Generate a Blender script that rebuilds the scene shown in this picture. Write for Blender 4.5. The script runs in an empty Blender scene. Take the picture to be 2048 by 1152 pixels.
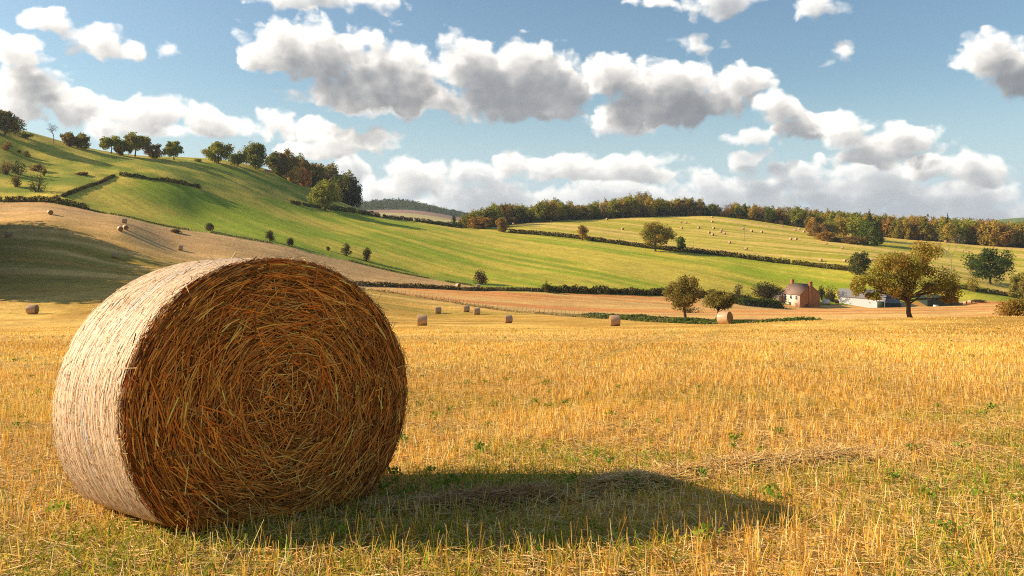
import bpy, math, random
import numpy as np
from mathutils import Vector

rng = np.random.default_rng(7)
random.seed(7)
SC = bpy.context.scene
COL = SC.collection
F = 1593.0          # focal length in photo pixels (28 mm on 36 mm, photo 2048 wide)
HZ = 450.0          # photo row of the eye level
ZC = 1.5            # eye height

# ------------------------------------------------------------------ camera
cam_d = bpy.data.cameras.new('camera')
cam_d.sensor_width = 36.0
cam_d.lens = 36.0 * F / 2048
cam_d.shift_y = -(576 - HZ) / 2048
cam_d.clip_start = 0.1
cam_d.clip_end = 20000
cam = bpy.data.objects.new('camera', cam_d)
cam.location = (0, 0, ZC)
cam.rotation_euler = (math.radians(90), 0, 0)
COL.objects.link(cam)
SC.camera = cam
SC.view_settings.view_transform = 'Standard'
SC.view_settings.look = 'None'
SC.view_settings.gamma = 1.0
SC.view_settings.use_curve_mapping = False
SC.view_settings.exposure = 0.80
SC.cycles.max_bounces = 6
SC.cycles.transparent_max_bounces = 4
SC.cycles.use_adaptive_sampling = True
SC.cycles.filter_width = 1.1
SC.cycles.use_denoising = False

# ------------------------------------------------------------------ sun
SUN_EL, SUN_AZ = math.radians(26.5), math.radians(-85)   # azimuth clockwise from +Y: the sun stands to the west
sun_d = bpy.data.lights.new('sun', 'SUN')
sun_d.energy = 5.0
sun_d.angle = math.radians(0.5)
sun_d.color = (1.0, 0.845, 0.60)
sun = bpy.data.objects.new('sun', sun_d)
to_sun = Vector((math.sin(SUN_AZ) * math.cos(SUN_EL), math.cos(SUN_AZ) * math.cos(SUN_EL), math.sin(SUN_EL)))
sun.rotation_euler = to_sun.to_track_quat('Z', 'Y').to_euler()
sun.location = (-60, 0, 60)
COL.objects.link(sun)

# ------------------------------------------------------------------ world: Nishita sky with cumulus
def build_world():
    w = bpy.data.worlds.new('World')
    SC.world = w
    w.use_nodes = True
    nt = w.node_tree
    nt.nodes.clear()
    N, L = nt.nodes, nt.links

    def M(tree, op, a, b=None, c=None, clamp=False):
        n = tree.nodes.new('ShaderNodeMath'); n.operation = op; n.use_clamp = clamp
        for i, v in enumerate((a, b, c)):
            if v is None: continue
            if isinstance(v, (int, float)): n.inputs[i].default_value = v
            else: tree.links.new(v, n.inputs[i])
        return n.outputs[0]

    def VM(tree, op, a, b=None, c=None, out=0, scale=None):
        n = tree.nodes.new('ShaderNodeVectorMath'); n.operation = op
        for i, v in enumerate((a, b, c)):
            if v is None: continue
            if isinstance(v, (tuple, list)): n.inputs[i].default_value = v
            else: tree.links.new(v, n.inputs[i])
        if scale is not None: n.inputs['Scale'].default_value = scale
        return n.outputs[out]

    # clouds: (column, row, half width, half height[, thinness]) in the picture's angular measure, turned into sky
    # angles; three banks, one behind the other
    FRONT = [(570,92,72,55),(655,105,105,68),(765,140,98,72),(720,185,120,42),(520,112,44,36),(825,175,62,56),(780,205,80,24),
             (1222,150,56,50),(1330,178,115,62),(1482,166,60,42),(1330,228,130,30),(1250,225,60,36),(1420,205,80,44),
             (1985,115,82,52),(2075,138,90,66),
             (50,175,95,55),(135,215,70,36),(20,215,70,30),(25,92,72,34),(60,118,50,16),
             (700,282,95,34),(640,300,80,18),(1690,268,70,30),(1790,285,95,36),(1740,312,110,26)]
    MID = [(935,128,80,60),(1040,150,116,66),(1130,180,76,58),(1010,205,160,36),(880,200,90,36),(1080,222,100,20),
           (1555,222,52,38),(1630,250,68,34),(1590,262,60,22),(300,228,88,34),(430,248,78,30),(250,255,90,24),
           (550,240,46,28),(620,262,62,28),(100,42,62,28),(185,82,74,34),(265,92,30,22),
           (830,355,78,38),(770,378,80,30),(1270,330,98,30),(1090,328,108,30),(1180,350,190,18),(1960,345,75,36),(1840,330,60,26),
           (-160,150,120,70),(-330,60,160,60),(2280,210,130,60),(2420,380,240,40)]
    BACK = [(760,215,90,26,.1),(690,345,60,36),(955,352,70,38),(1000,395,180,34),(1230,395,210,32),(1480,382,170,36,.05),(1700,385,240,40,.05),(1920,390,170,40),
            (1440,4,110,36,.2),(1618,12,80,42,.3),(640,-4,190,34,.2),(1390,95,78,58,.45),(1675,104,66,42,.42),(1492,318,70,34,.3),(1310,2,90,24,.4),
            (1960,425,260,30),(1500,420,280,30),(900,425,180,30),(1580,345,100,30,.15),(1750,345,120,30,.1),(345,95,60,34,.5),(1250,245,110,26,.1),(1500,270,60,22,.2),(-250,300,200,40),(330,262,120,22,.1)]

    def make_group(gname, B, full):
        g = bpy.data.node_groups.new(gname, 'ShaderNodeTree')
        g.interface.new_socket('P', in_out='INPUT', socket_type='NodeSocketVector')
        g.interface.new_socket('D', in_out='OUTPUT', socket_type='NodeSocketFloat')
        gi = g.nodes.new('NodeGroupInput'); go = g.nodes.new('NodeGroupOutput')
        P = gi.outputs['P']
        nz = g.nodes.new('ShaderNodeTexNoise'); nz.noise_dimensions = '2D'
        nz.inputs['Scale'].default_value = 1 / 75; nz.inputs['Detail'].default_value = 3
        g.links.new(P, nz.inputs['Vector'])
        wv = VM(g, 'MULTIPLY', VM(g, 'SUBTRACT', nz.outputs['Color'], (.5, .5, .5)), (60, 40, 0))
        P2 = VM(g, 'ADD', P, wv)
        m = None
        for (px, py, rx, ry, *soft) in B:
            az = math.atan((px - 1024) / F); ca = math.cos(az)
            cx, cy = az * F, (HZ - py) * ca
            rx *= ca * ca * 1.30; ry *= ca * 1.26
            ln = VM(g, 'LENGTH', VM(g, 'MULTIPLY_ADD', P2, (1 / rx, 1 / ry, 0), (-cx / rx, -cy / ry, 0)), out=1)
            if soft: ln = M(g, 'ADD', ln, soft[0])
            m = ln if m is None else M(g, 'SMOOTH_MIN', m, ln, 0.24)
        D = M(g, 'SUBTRACT', 1.0, m)
        fb = g.nodes.new('ShaderNodeTexNoise'); fb.noise_dimensions = '2D'
        fb.inputs['Scale'].default_value = 1 / 80; fb.inputs['Detail'].default_value = 8 if full else 2; fb.inputs['Roughness'].default_value = .54
        g.links.new(VM(g, 'MULTIPLY', P, (.85, 1.35, 1)), fb.inputs['Vector'])
        D = M(g, 'MULTIPLY_ADD', M(g, 'SUBTRACT', fb.outputs['Fac'], .5), .90, D)
        vo = g.nodes.new('ShaderNodeTexVoronoi'); vo.voronoi_dimensions = '2D'; vo.feature = 'SMOOTH_F1'
        vo.inputs['Scale'].default_value = 1 / 42; vo.inputs['Smoothness'].default_value = .35
        vo.inputs['Detail'].default_value = 1.5
        g.links.new(P2, vo.inputs['Vector'])
        D = M(g, 'MULTIPLY_ADD', M(g, 'SUBTRACT', .42, vo.outputs['Distance']), .42, D)
        g.links.new(D, go.inputs['D'])
        return g
    tc = N.new('ShaderNodeTexCoord')
    sp = N.new('ShaderNodeSeparateXYZ'); L.new(tc.outputs['Generated'], sp.inputs[0])
    x, y, z = sp.outputs
    az = M(nt, 'ARCTAN2', x, y)
    hyp = M(nt, 'SQRT', M(nt, 'ADD', M(nt, 'MULTIPLY', x, x), M(nt, 'ADD', M(nt, 'MULTIPLY', y, y), 1e-6)))
    t = M(nt, 'DIVIDE', z, hyp)
    cb = N.new('ShaderNodeCombineXYZ')
    L.new(M(nt, 'MULTIPLY', az, F), cb.inputs[0]); L.new(M(nt, 'MULTIPLY', t, F), cb.inputs[1])
    P = cb.outputs[0]

    def dens(off, g):
        n = N.new('ShaderNodeGroup'); n.node_tree = g
        L.new(VM(nt, 'ADD', P, off) if off else P, n.inputs['P'])
        return n.outputs['D']
    def ramp(v, a, b):
        n = N.new('ShaderNodeMapRange'); n.interpolation_type = 'SMOOTHSTEP'
        L.new(v, n.inputs[0]); n.inputs[1].default_value = a; n.inputs[2].default_value = b
        return n.outputs[0]

    def mixn(f, a, b):
        n = N.new('ShaderNodeMix'); n.data_type = 'RGBA'
        for k, v in (('Factor', f), ('A', a), ('B', b)):
            if isinstance(v, (int, float)): n.inputs[k].default_value = v
            elif isinstance(v, tuple): n.inputs[k].default_value = (*v, 1)
            else: L.new(v, n.inputs[k])
        return n.outputs['Result']
    # clouds towards the sun glow through more than those away from it
    thick = M(nt, 'MAXIMUM', M(nt, 'MULTIPLY_ADD', az, .55, 1.0), .45)
    low = ramp(t, .16, .0)

    def bank(nm, B, soft, shade, bright, depth):
        """one bank of clouds: cover, and colour from how much cloud lies towards the sun"""
        gf, gs = make_group(nm, B, True), make_group(nm + '_mass', B, False)
        D0 = dens(None, gf)
        D1, D2, D3 = dens((-8, 12, 0), gf), dens((-16, 30, 0), gs), dens((-34, 62, 0), gs)
        pos = lambda v, k: M(nt, 'MULTIPLY', M(nt, 'MAXIMUM', v, 0), k)
        occ = M(nt, 'ADD', pos(D1, .55), M(nt, 'ADD', pos(D2, 1.0), pos(D3, 1.7)))
        lit = M(nt, 'EXPONENT', M(nt, 'MULTIPLY', occ, M(nt, 'MULTIPLY', thick, -depth)))
        c = mixn(lit, shade, bright)
        c = mixn(M(nt, 'MULTIPLY', low, .35), c, (.43, .45, .465))      # far clouds low over the land pale out
        return ramp(D0, .0, soft), c

    sky = N.new('ShaderNodeTexSky')
    sky.sky_type = 'NISHITA'; sky.sun_disc = False
    sky.sun_elevation = SUN_EL; sky.sun_rotation = SUN_AZ
    sky.air_density = 1.0; sky.dust_density = 1.2; sky.ozone_density = 1.0
    # sky stays physically scaled: background strength SK; cloud radiance is divided by it
    SK = 0.085
    skyc = VM(nt, 'MULTIPLY', sky.outputs[0], (.77, .90, .93))
    # pale air low over the land
    hz = N.new('ShaderNodeMix'); hz.data_type = 'RGBA'
    L.new(M(nt, 'MULTIPLY', ramp(t, .19, -.03), .92), hz.inputs['Factor'])
    L.new(skyc, hz.inputs['A']); hz.inputs['B'].default_value = (.355 / .085, .455 / .085, .53 / .085, 1)
    skyc = hz.outputs['Result']
    for nm, B, soft, shade, bright, depth in (('cloud_back', BACK, .38, (.18, .198, .225), (.74, .715, .67), 1.35), ('cloud_mid', MID, .38, (.145, .153, .17), (.88, .825, .75), 1.25),
                                              ('cloud_front', FRONT, .36, (.125, .133, .15), (.93, .87, .785), 1.2)):
        al, c = bank(nm, B, soft, shade, bright, depth)
        skyc = mixn(M(nt, 'MULTIPLY', al, .96), skyc, VM(nt, 'SCALE', c, scale=1 / SK))
    bg = N.new('ShaderNodeBackground'); bg.inputs['Strength'].default_value = SK
    L.new(skyc, bg.inputs['Color'])
    o = N.new('ShaderNodeOutputWorld'); L.new(bg.outputs[0], o.inputs['Surface'])
    w.cycles.sampling_method = 'MANUAL'; w.cycles.sample_map_resolution = 512
build_world()

# ------------------------------------------------------------------ helpers
def tag(o, label=None, cat=None, group=None, kind=None):
    for k, v in (('label', label), ('category', cat), ('group', group), ('kind', kind)):
        if v: o[k] = v
    return o

def empty(name, loc, label=None, cat=None, group=None, rz=0):
    o = bpy.data.objects.new(name, None)
    o.location = loc; o.rotation_euler = (0, 0, rz); o.empty_display_size = .3
    COL.objects.link(o)
    return tag(o, label, cat, group)

def mesh_data(name, V, Fa, mats, col=None, smooth=False, mi=None):
    V = np.asarray(V, np.float32)
    me = bpy.data.meshes.new(name)
    if isinstance(Fa, np.ndarray):
        n, k = Fa.shape
        me.vertices.add(len(V)); me.vertices.foreach_set('co', V.ravel())
        me.loops.add(n * k); me.loops.foreach_set('vertex_index', Fa.astype(np.int32).ravel())
        me.polygons.add(n)
        me.polygons.foreach_set('loop_start', np.arange(0, n * k, k, dtype=np.int32))
        me.polygons.foreach_set('loop_total', np.full(n, k, np.int32))
    else:
        me.from_pydata(V.tolist(), [], Fa)
    if mi is not None: me.polygons.foreach_set('material_index', np.asarray(mi, np.int32))
    if smooth: me.polygons.foreach_set('use_smooth', np.ones(len(me.polygons), bool))
    me.update(calc_edges=True)
    if col is not None:
        a = me.color_attributes.new('tint', 'FLOAT_COLOR', 'POINT')
        c = np.ones((len(V), 4), np.float32); c[:, :3] = col
        a.data.foreach_set('color', c.ravel())
    for m in (mats if isinstance(mats, (list, tuple)) else [mats]): me.materials.append(m)
    return me

def obj(name, me, parent=None, loc=(0, 0, 0), rot=(0, 0, 0)):
    o = bpy.data.objects.new(name, me)
    o.location = loc; o.rotation_euler = rot
    COL.objects.link(o)
    if parent: o.parent = parent
    return o

def smoothstep(a, b, x):
    t = np.clip((x - a) / (b - a), 0, 1)
    return t * t * (3 - 2 * t)

def hash2(ix, iy, s):
    h = (ix.astype(np.int64) * 374761393 + iy.astype(np.int64) * 668265263 + s * 974711) & 0xffffffff
    h = ((h ^ (h >> 13)) * 1274126177) & 0xffffffff
    h = h ^ (h >> 16)
    return (h & 0xffff) / 65535.0

def vnoise(x, y, s=0):
    ix, iy = np.floor(x), np.floor(y)
    fx, fy = x - ix, y - iy
    fx = fx * fx * (3 - 2 * fx); fy = fy * fy * (3 - 2 * fy)
    a, b = hash2(ix, iy, s), hash2(ix + 1, iy, s)
    c, d = hash2(ix, iy + 1, s), hash2(ix + 1, iy + 1, s)
    return (a * (1 - fx) + b * fx) * (1 - fy) + (c * (1 - fx) + d * fx) * fy

def fbm(x, y, s=0, o=4, g=.5):
    v, a, t = 0, 1, 0
    for i in range(o):
        v = v + a * vnoise(x * 2 ** i + 17.3 * i, y * 2 ** i - 9.1 * i, s + i); t += a; a *= g
    return v / t

# ------------------------------------------------------------------ terrain
# Polylines of (photo column, photo row, distance in metres): field edges, hedges, crests. They are both
# control points of the land's height and the borders of the fields.
L_NEAR = [(690,573,212),(720,577,212),(800,589,206),(900,606,196),(1000,621,184),(1100,630,166),(1210,638,146),(1330,645,126),
          (1450,649,104),(1520,648,94),(1600,643,88),(1700,640,84),(1800,638,82),(1920,635,80),(2048,632,80),(2300,628,82),(2700,622,86)]
L_STRIP = [(690,571,240),(760,575,247),(900,580,257),(1000,583,264),(1150,588,274),(1300,592,287),(1450,599,302),
           (1600,611,315),(1750,610,322),(1900,609,326),(2048,606,330),(2300,604,335)]
L_STUB = [(-700,330,262),(-300,372,262),(0,404,262),(60,403,264),(130,410,264),(200,426,263),(300,447,265),(420,466,269),(560,490,276),
          (700,522,281),(850,556,281),(950,572,277),(1010,580,269)]
L_DARK = [(1000,462,474),(1020,465,470),(1150,477,450),(1300,497,422),(1450,512,402),(1600,530,382),(1711,543,365),
          (1820,560,353),(1923,577,346),(2016,592,341),(2300,640,325)]
L_TRACK = [(400,376,349),(500,392,375),(585,407,402),(637,416,417),(710,426,437),(757,434,448),(825,442,460),(910,455,470),(960,460,475)]
L_VEE = [(125,393,273),(162,378,292),(207,363,312),(225,353,325),(250,351,328),(287,357,330),(325,362,334),(362,368,340),(400,376,349)]
L_CREST = [(-700,150,325),(-300,205,335),(0,265,350),(75,277,362),(130,290,370),(200,303,384),(260,312,396),(350,320,412),(450,328,436),
           (520,339,458),(580,356,480),(625,377,498),(683,405,505),(725,421,498),(757,432,485)]
L_WOOD = [(960,456,500),(1020,449,545),(1150,440,585),(1280,434,612),(1420,432,622),(1500,440,615),(1600,455,600),(1700,467,582),
          (1800,478,562),(1900,486,548),(2048,497,532),(2300,510,520),(2700,525,510)]
PTS = []
for ln in (L_NEAR, L_STRIP, L_STUB, L_DARK, L_TRACK, L_VEE, L_CREST, L_WOOD): PTS += ln

def z_near(x, y):
    s = np.logaddexp(0, (y - 2.2) / .5) * .5
    return -1.33 - 0.115 * (s - 1.2)

def row_near(d): return HZ - F * float(z_near(0, d)) / d

for px in (-700, -300, 0, 250, 500, 750, 1000, 1250, 1500, 1750, 2048, 2400, 2800):
    for d in (14, 20, 28, 38, 50, 62):
        k = np.clip((d - 30) / 40, 0, 1) * np.clip((px - 1450) / 600, 0, 1)
        PTS.append((px, row_near(d) - 6 * k, d))
# slopes, bales and hidden ground
PTS += [(65,628,119),(17,474,209),(229,516,207),(359,500,236),(245,461,232),(248,446,247),(100,429,238),(875,627,170),
        (932,624,173),(953,629,166),(1451,649,88),(400,610,140),(600,600,155),(250,560,165),(0,560,158),(-300,560,150),(-700,560,140),
        (844,651,90),(1229,652,88),(1016,648,100),(700,648,100),(500,646,104),(300,640,110),(-300,632,115),(-700,630,110),(-300,470,205),(-700,450,200),
        (1600,650,112),(1800,645,108),(2048,640,108),(2400,636,110),(1500,640,150),(1700,632,170),(1900,626,180),(2200,622,190),
        (1350,625,200),(1500,619,240),(1700,617,250),(1900,615,260),(2200,612,270),
        (0,345,300),(60,322,330),(-300,290,298),(-700,240,298),(400,430,310),(600,452,340),(800,500,332),(1000,520,345),(1200,540,335),(1400,560,338),(1550,575,342),
        (1300,463,520),(1450,472,500),(1650,492,462),(1850,522,432),(2000,560,385),
        (0,285,460),(200,322,500),(400,342,590),(600,385,600),(700,430,600),(800,462,560),(900,468,570),(-300,230,460),(-700,180,460),
        (0,340,800),(200,370,800),(400,390,800),(600,420,800),(-400,300,800),
        (1000,444,660),(1150,435,700),(1300,430,720),(1450,431,730),(1600,450,720),(1800,470,700),(2048,488,660),(2400,500,650)]
for px in (960, 1100, 1300, 1500, 1700, 1900): PTS += [(px, 450, 1000), (px, 451, 1700), (px, 451, 3000)]
for px in (-400, 0, 300, 560): PTS += [(px, 430, 1300), (px, 446, 2600)]
PTS += [(700,452,900),(780,455,850),(850,456,850),(930,457,850),
        (700,445,1150),(780,446,1150),(850,447,1150),(930,449,1150),(700,432,1500),(780,432,1500),(850,436,1500),(930,443,1500),
        (700,424,1900),(780,421,1900),(850,424,1900),(930,438,1900),
        (660,424,2350),(700,416,2350),(740,409,2350),(775,406,2350),(805,406,2350),(830,410,2350),(850,416,2350),(885,426,2350),(930,436,2350),
        (700,440,3300),(800,436,3300),(900,442,3300),
        (1930,449,2600),(1990,440,2600),(2048,435,2600),(2200,430,2600),(2500,425,2600),(2100,450,4000),(800,450,4200)]
PTS = np.array(PTS, float)
KP, KD = 1 / 420.0, 1.9
CX = np.c_[PTS[:, 0] * KP, np.log(PTS[:, 2]) * KD]

def _phi(r2): return np.where(r2 > 1e-12, .5 * r2 * np.log(r2 + 1e-12), 0)
_n = len(CX)
_A = np.zeros((_n + 3, _n + 3))
_A[:_n, :_n] = _phi(((CX[:, None] - CX[None]) ** 2).sum(-1)) + np.eye(_n) * .0015
_A[:_n, _n] = 1; _A[:_n, _n + 1:] = CX; _A[_n:, :_n] = _A[:_n, _n:].T
_W = np.linalg.solve(_A, np.r_[PTS[:, 1], 0, 0, 0])

def rows(px, d):
    px = np.clip(np.asarray(px, float), -900, 2950); d = np.asarray(d, float)
    X = np.c_[(px * KP).ravel(), (np.log(d) * KD).ravel()]
    out = np.empty(len(X))
    for i in range(0, len(X), 20000):
        q = X[i:i + 20000]
        r2 = ((q[:, None, 0] - CX[None, :, 0]) ** 2 + (q[:, None, 1] - CX[None, :, 1]) ** 2)
        out[i:i + 20000] = _phi(r2) @ _W[:_n] + _W[_n] + q @ _W[_n + 1:]
    return out.reshape(px.shape)

def ground_z(x, y):
    x, y = np.broadcast_arrays(np.asarray(x, float), np.asarray(y, float))
    z = z_near(x, y) + 0.05 * (fbm(x / 2.3, y / 2.3, 5, 3) - .5) + .25 * (fbm(x / 14, y / 14, 6, 2) - .5) * smoothstep(8, 25, np.abs(y))
    w = smoothstep(14, 27, y)
    m = w > 0
    if m.any():
        zt = (HZ - rows(1024 + F * x[m] / y[m], y[m])) / F * y[m]
        zt = zt + .3 * (fbm(x[m] / 20, y[m] / 20, 8, 3) - .5) * smoothstep(20, 90, y[m])
        z = z.copy(); z[m] = z[m] * (1 - w[m]) + zt * w[m]
    return z + ZC

def gz(x, y): return float(ground_z(np.array([x]), np.array([y]))[0])

def at(px, row, d0, span=.25):
    """The land point seen at this photo column and row, nearest to distance d0."""
    ds = d0 * np.exp(np.linspace(-span, span, 241))
    x = (px - 1024) / F * ds
    r = HZ - F * (ground_z(x, ds) - ZC) / ds
    e = np.abs(r - row) + 6 * np.abs(np.log(ds / d0)) / span
    i = int(np.argmin(e))
    return float(x[i]), float(ds[i]), gz(x[i], ds[i])

def on(px, d):
    x = (px - 1024) / F * d
    return x, d, gz(x, d)

def edge(ln, px):
    a = np.array(ln, float)
    return np.interp(px, a[:, 0], a[:, 2])

# ------------------------------------------------------------------ materials
def new_mat(name):
    m = bpy.data.materials.new(name); m.use_nodes = True
    nt = m.node_tree; nt.nodes.clear()
    o = nt.nodes.new('ShaderNodeOutputMaterial')
    return m, nt, o

def tint_node(nt):
    a = nt.nodes.new('ShaderNodeAttribute'); a.attribute_name = 'tint'
    return a.outputs['Color']

def mixc(nt, fac, a, b, mode='MIX'):
    n = nt.nodes.new('ShaderNodeMix'); n.data_type = 'RGBA'; n.blend_type = mode
    for s, v in (('Factor', fac), ('A', a), ('B', b)):
        if isinstance(v, (int, float)): n.inputs[s].default_value = v
        elif isinstance(v, tuple): n.inputs[s].default_value = (*v, 1)
        else: nt.links.new(v, n.inputs[s])
    return n.outputs['Result']

def noise_node(nt, scale, detail=4, rough=.5, vec=None, stretch=None, coord='Object'):
    if vec is None:
        vec = nt.nodes.new('ShaderNodeTexCoord').outputs[coord]
    if stretch:
        mp = nt.nodes.new('ShaderNodeMapping'); mp.inputs['Scale'].default_value = stretch
        nt.links.new(vec, mp.inputs['Vector']); vec = mp.outputs[0]
    n = nt.nodes.new('ShaderNodeTexNoise')
    n.inputs['Scale'].default_value = scale; n.inputs['Detail'].default_value = detail; n.inputs['Roughness'].default_value = rough
    nt.links.new(vec, n.inputs['Vector'])
    return n.outputs['Fac']

def ramp_node(nt, fac, stops):
    r = nt.nodes.new('ShaderNodeValToRGB')
    e = r.color_ramp.elements
    while len(e) < len(stops): e.new(.5)
    for i, (p, c) in enumerate(stops):
        e[i].position = p; e[i].color = (*c, 1)
    nt.links.new(fac, r.inputs[0])
    return r.outputs[0]

def bsdf(nt, o, color, rough=.9, spec=.2, bump=None, bump_d=.05, bump_s=.6):
    b = nt.nodes.new('ShaderNodeBsdfPrincipled')
    if isinstance(color, tuple): b.inputs['Base Color'].default_value = (*color, 1)
    else: nt.links.new(color, b.inputs['Base Color'])
    b.inputs['Roughness'].default_value = rough
    b.inputs['Specular IOR Level'].default_value = spec
    if bump is not None:
        k = nt.nodes.new('ShaderNodeBump'); k.inputs['Distance'].default_value = bump_d; k.inputs['Strength'].default_value = bump_s
        nt.links.new(bump, k.inputs['Height']); nt.links.new(k.outputs[0], b.inputs['Normal'])
    nt.links.new(b.outputs[0], o.inputs['Surface'])
    return b

def mat_plain(name, color, rough=.8, var=.25, scale=3.0, spec=.25, stretch=None, bump=.0):
    m, nt, o = new_mat(name)
    f = noise_node(nt, scale, 5, .6, stretch=stretch)
    lo = tuple(c * (1 - var) for c in color); hi = tuple(min(1, c * (1 + var)) for c in color)
    c = ramp_node(nt, f, [(.25, lo), (.75, hi)])
    bsdf(nt, o, c, rough, spec, f if bump else None, bump)
    return m

def mat_leafy(name, trans=.3, rough_gain=1.0):
    m, nt, o = new_mat(name)
    t = tint_node(nt)
    d = nt.nodes.new('ShaderNodeBsdfDiffuse'); nt.links.new(t, d.inputs['Color'])
    tr = nt.nodes.new('ShaderNodeBsdfTranslucent'); nt.links.new(t, tr.inputs['Color'])
    mx = nt.nodes.new('ShaderNodeMixShader'); mx.inputs[0].default_value = trans
    nt.links.new(d.outputs[0], mx.inputs[1]); nt.links.new(tr.outputs[0], mx.inputs[2])
    nt.links.new(mx.outputs[0], o.inputs['Surface'])
    return m

M_LEAF = mat_leafy('foliage', .42)
M_BLADE = mat_leafy('grass_blade', .35)
def _straw():
    m, nt, o = new_mat('straw')
    t = tint_node(nt)
    b = bsdf(nt, o, t, .6, .16)
    return m
M_STRAW = _straw()
M_BARK = mat_plain('bark', (.085, .06, .04), .95, .5, 6, .1, stretch=(1, 1, .2), bump=.05)
M_TWIG = mat_plain('pale_bark', (.20, .17, .14), .95, .3, 6, .1)
M_POST = mat_plain('fence_wood', (.26, .20, .14), .9, .35, 5)
M_WIRE = mat_plain('wire', (.28, .27, .25), .6, .1, 5)

def ground_material():
    m, nt, o = new_mat('ground')
    t = tint_node(nt)
    n1 = noise_node(nt, 1.3, 6, .7)
    n2 = noise_node(nt, 14, 4, .65)
    k = ramp_node(nt, n1, [(.25, (.72, .70, .66)), (.75, (1.28, 1.28, 1.3))])
    k2 = ramp_node(nt, n2, [(.3, (.72, .70, .66)), (.7, (1.28, 1.28, 1.3))])
    n3 = noise_node(nt, .32, 5, .7); n4 = noise_node(nt, .09, 4, .6)
    t = mixc(nt, 1.0, t, ramp_node(nt, n3, [(.3, (.80, .80, .76)), (.7, (1.20, 1.18, 1.2))]), 'MULTIPLY')
    t = mixc(nt, 1.0, t, ramp_node(nt, n4, [(.3, (.86, .88, .86)), (.7, (1.14, 1.10, 1.1))]), 'MULTIPLY')
    c = mixc(nt, 1.0, mixc(nt, 1.0, t, k, 'MULTIPLY'), k2, 'MULTIPLY')
    bsdf(nt, o, c, .95, .1, n1, .22, .8)
    return m
M_GROUND = ground_material()

# ------------------------------------------------------------------ ground sheet
def rgb(*c): return np.array(c, float)
C_NEAR = rgb(.40, .235, .065)

def tram(x, y):
    """1 on the wheel tracks that cross the stubble every 14 m"""
    a = (x * .958 - y * .287 + 1.2 * np.sin(y / 37) - 5.2) % 14.0
    return np.maximum(np.exp(-((a - 6.1) / .26) ** 2), np.exp(-((a - 7.9) / .26) ** 2)) * smoothstep(9, 20, y)

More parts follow.
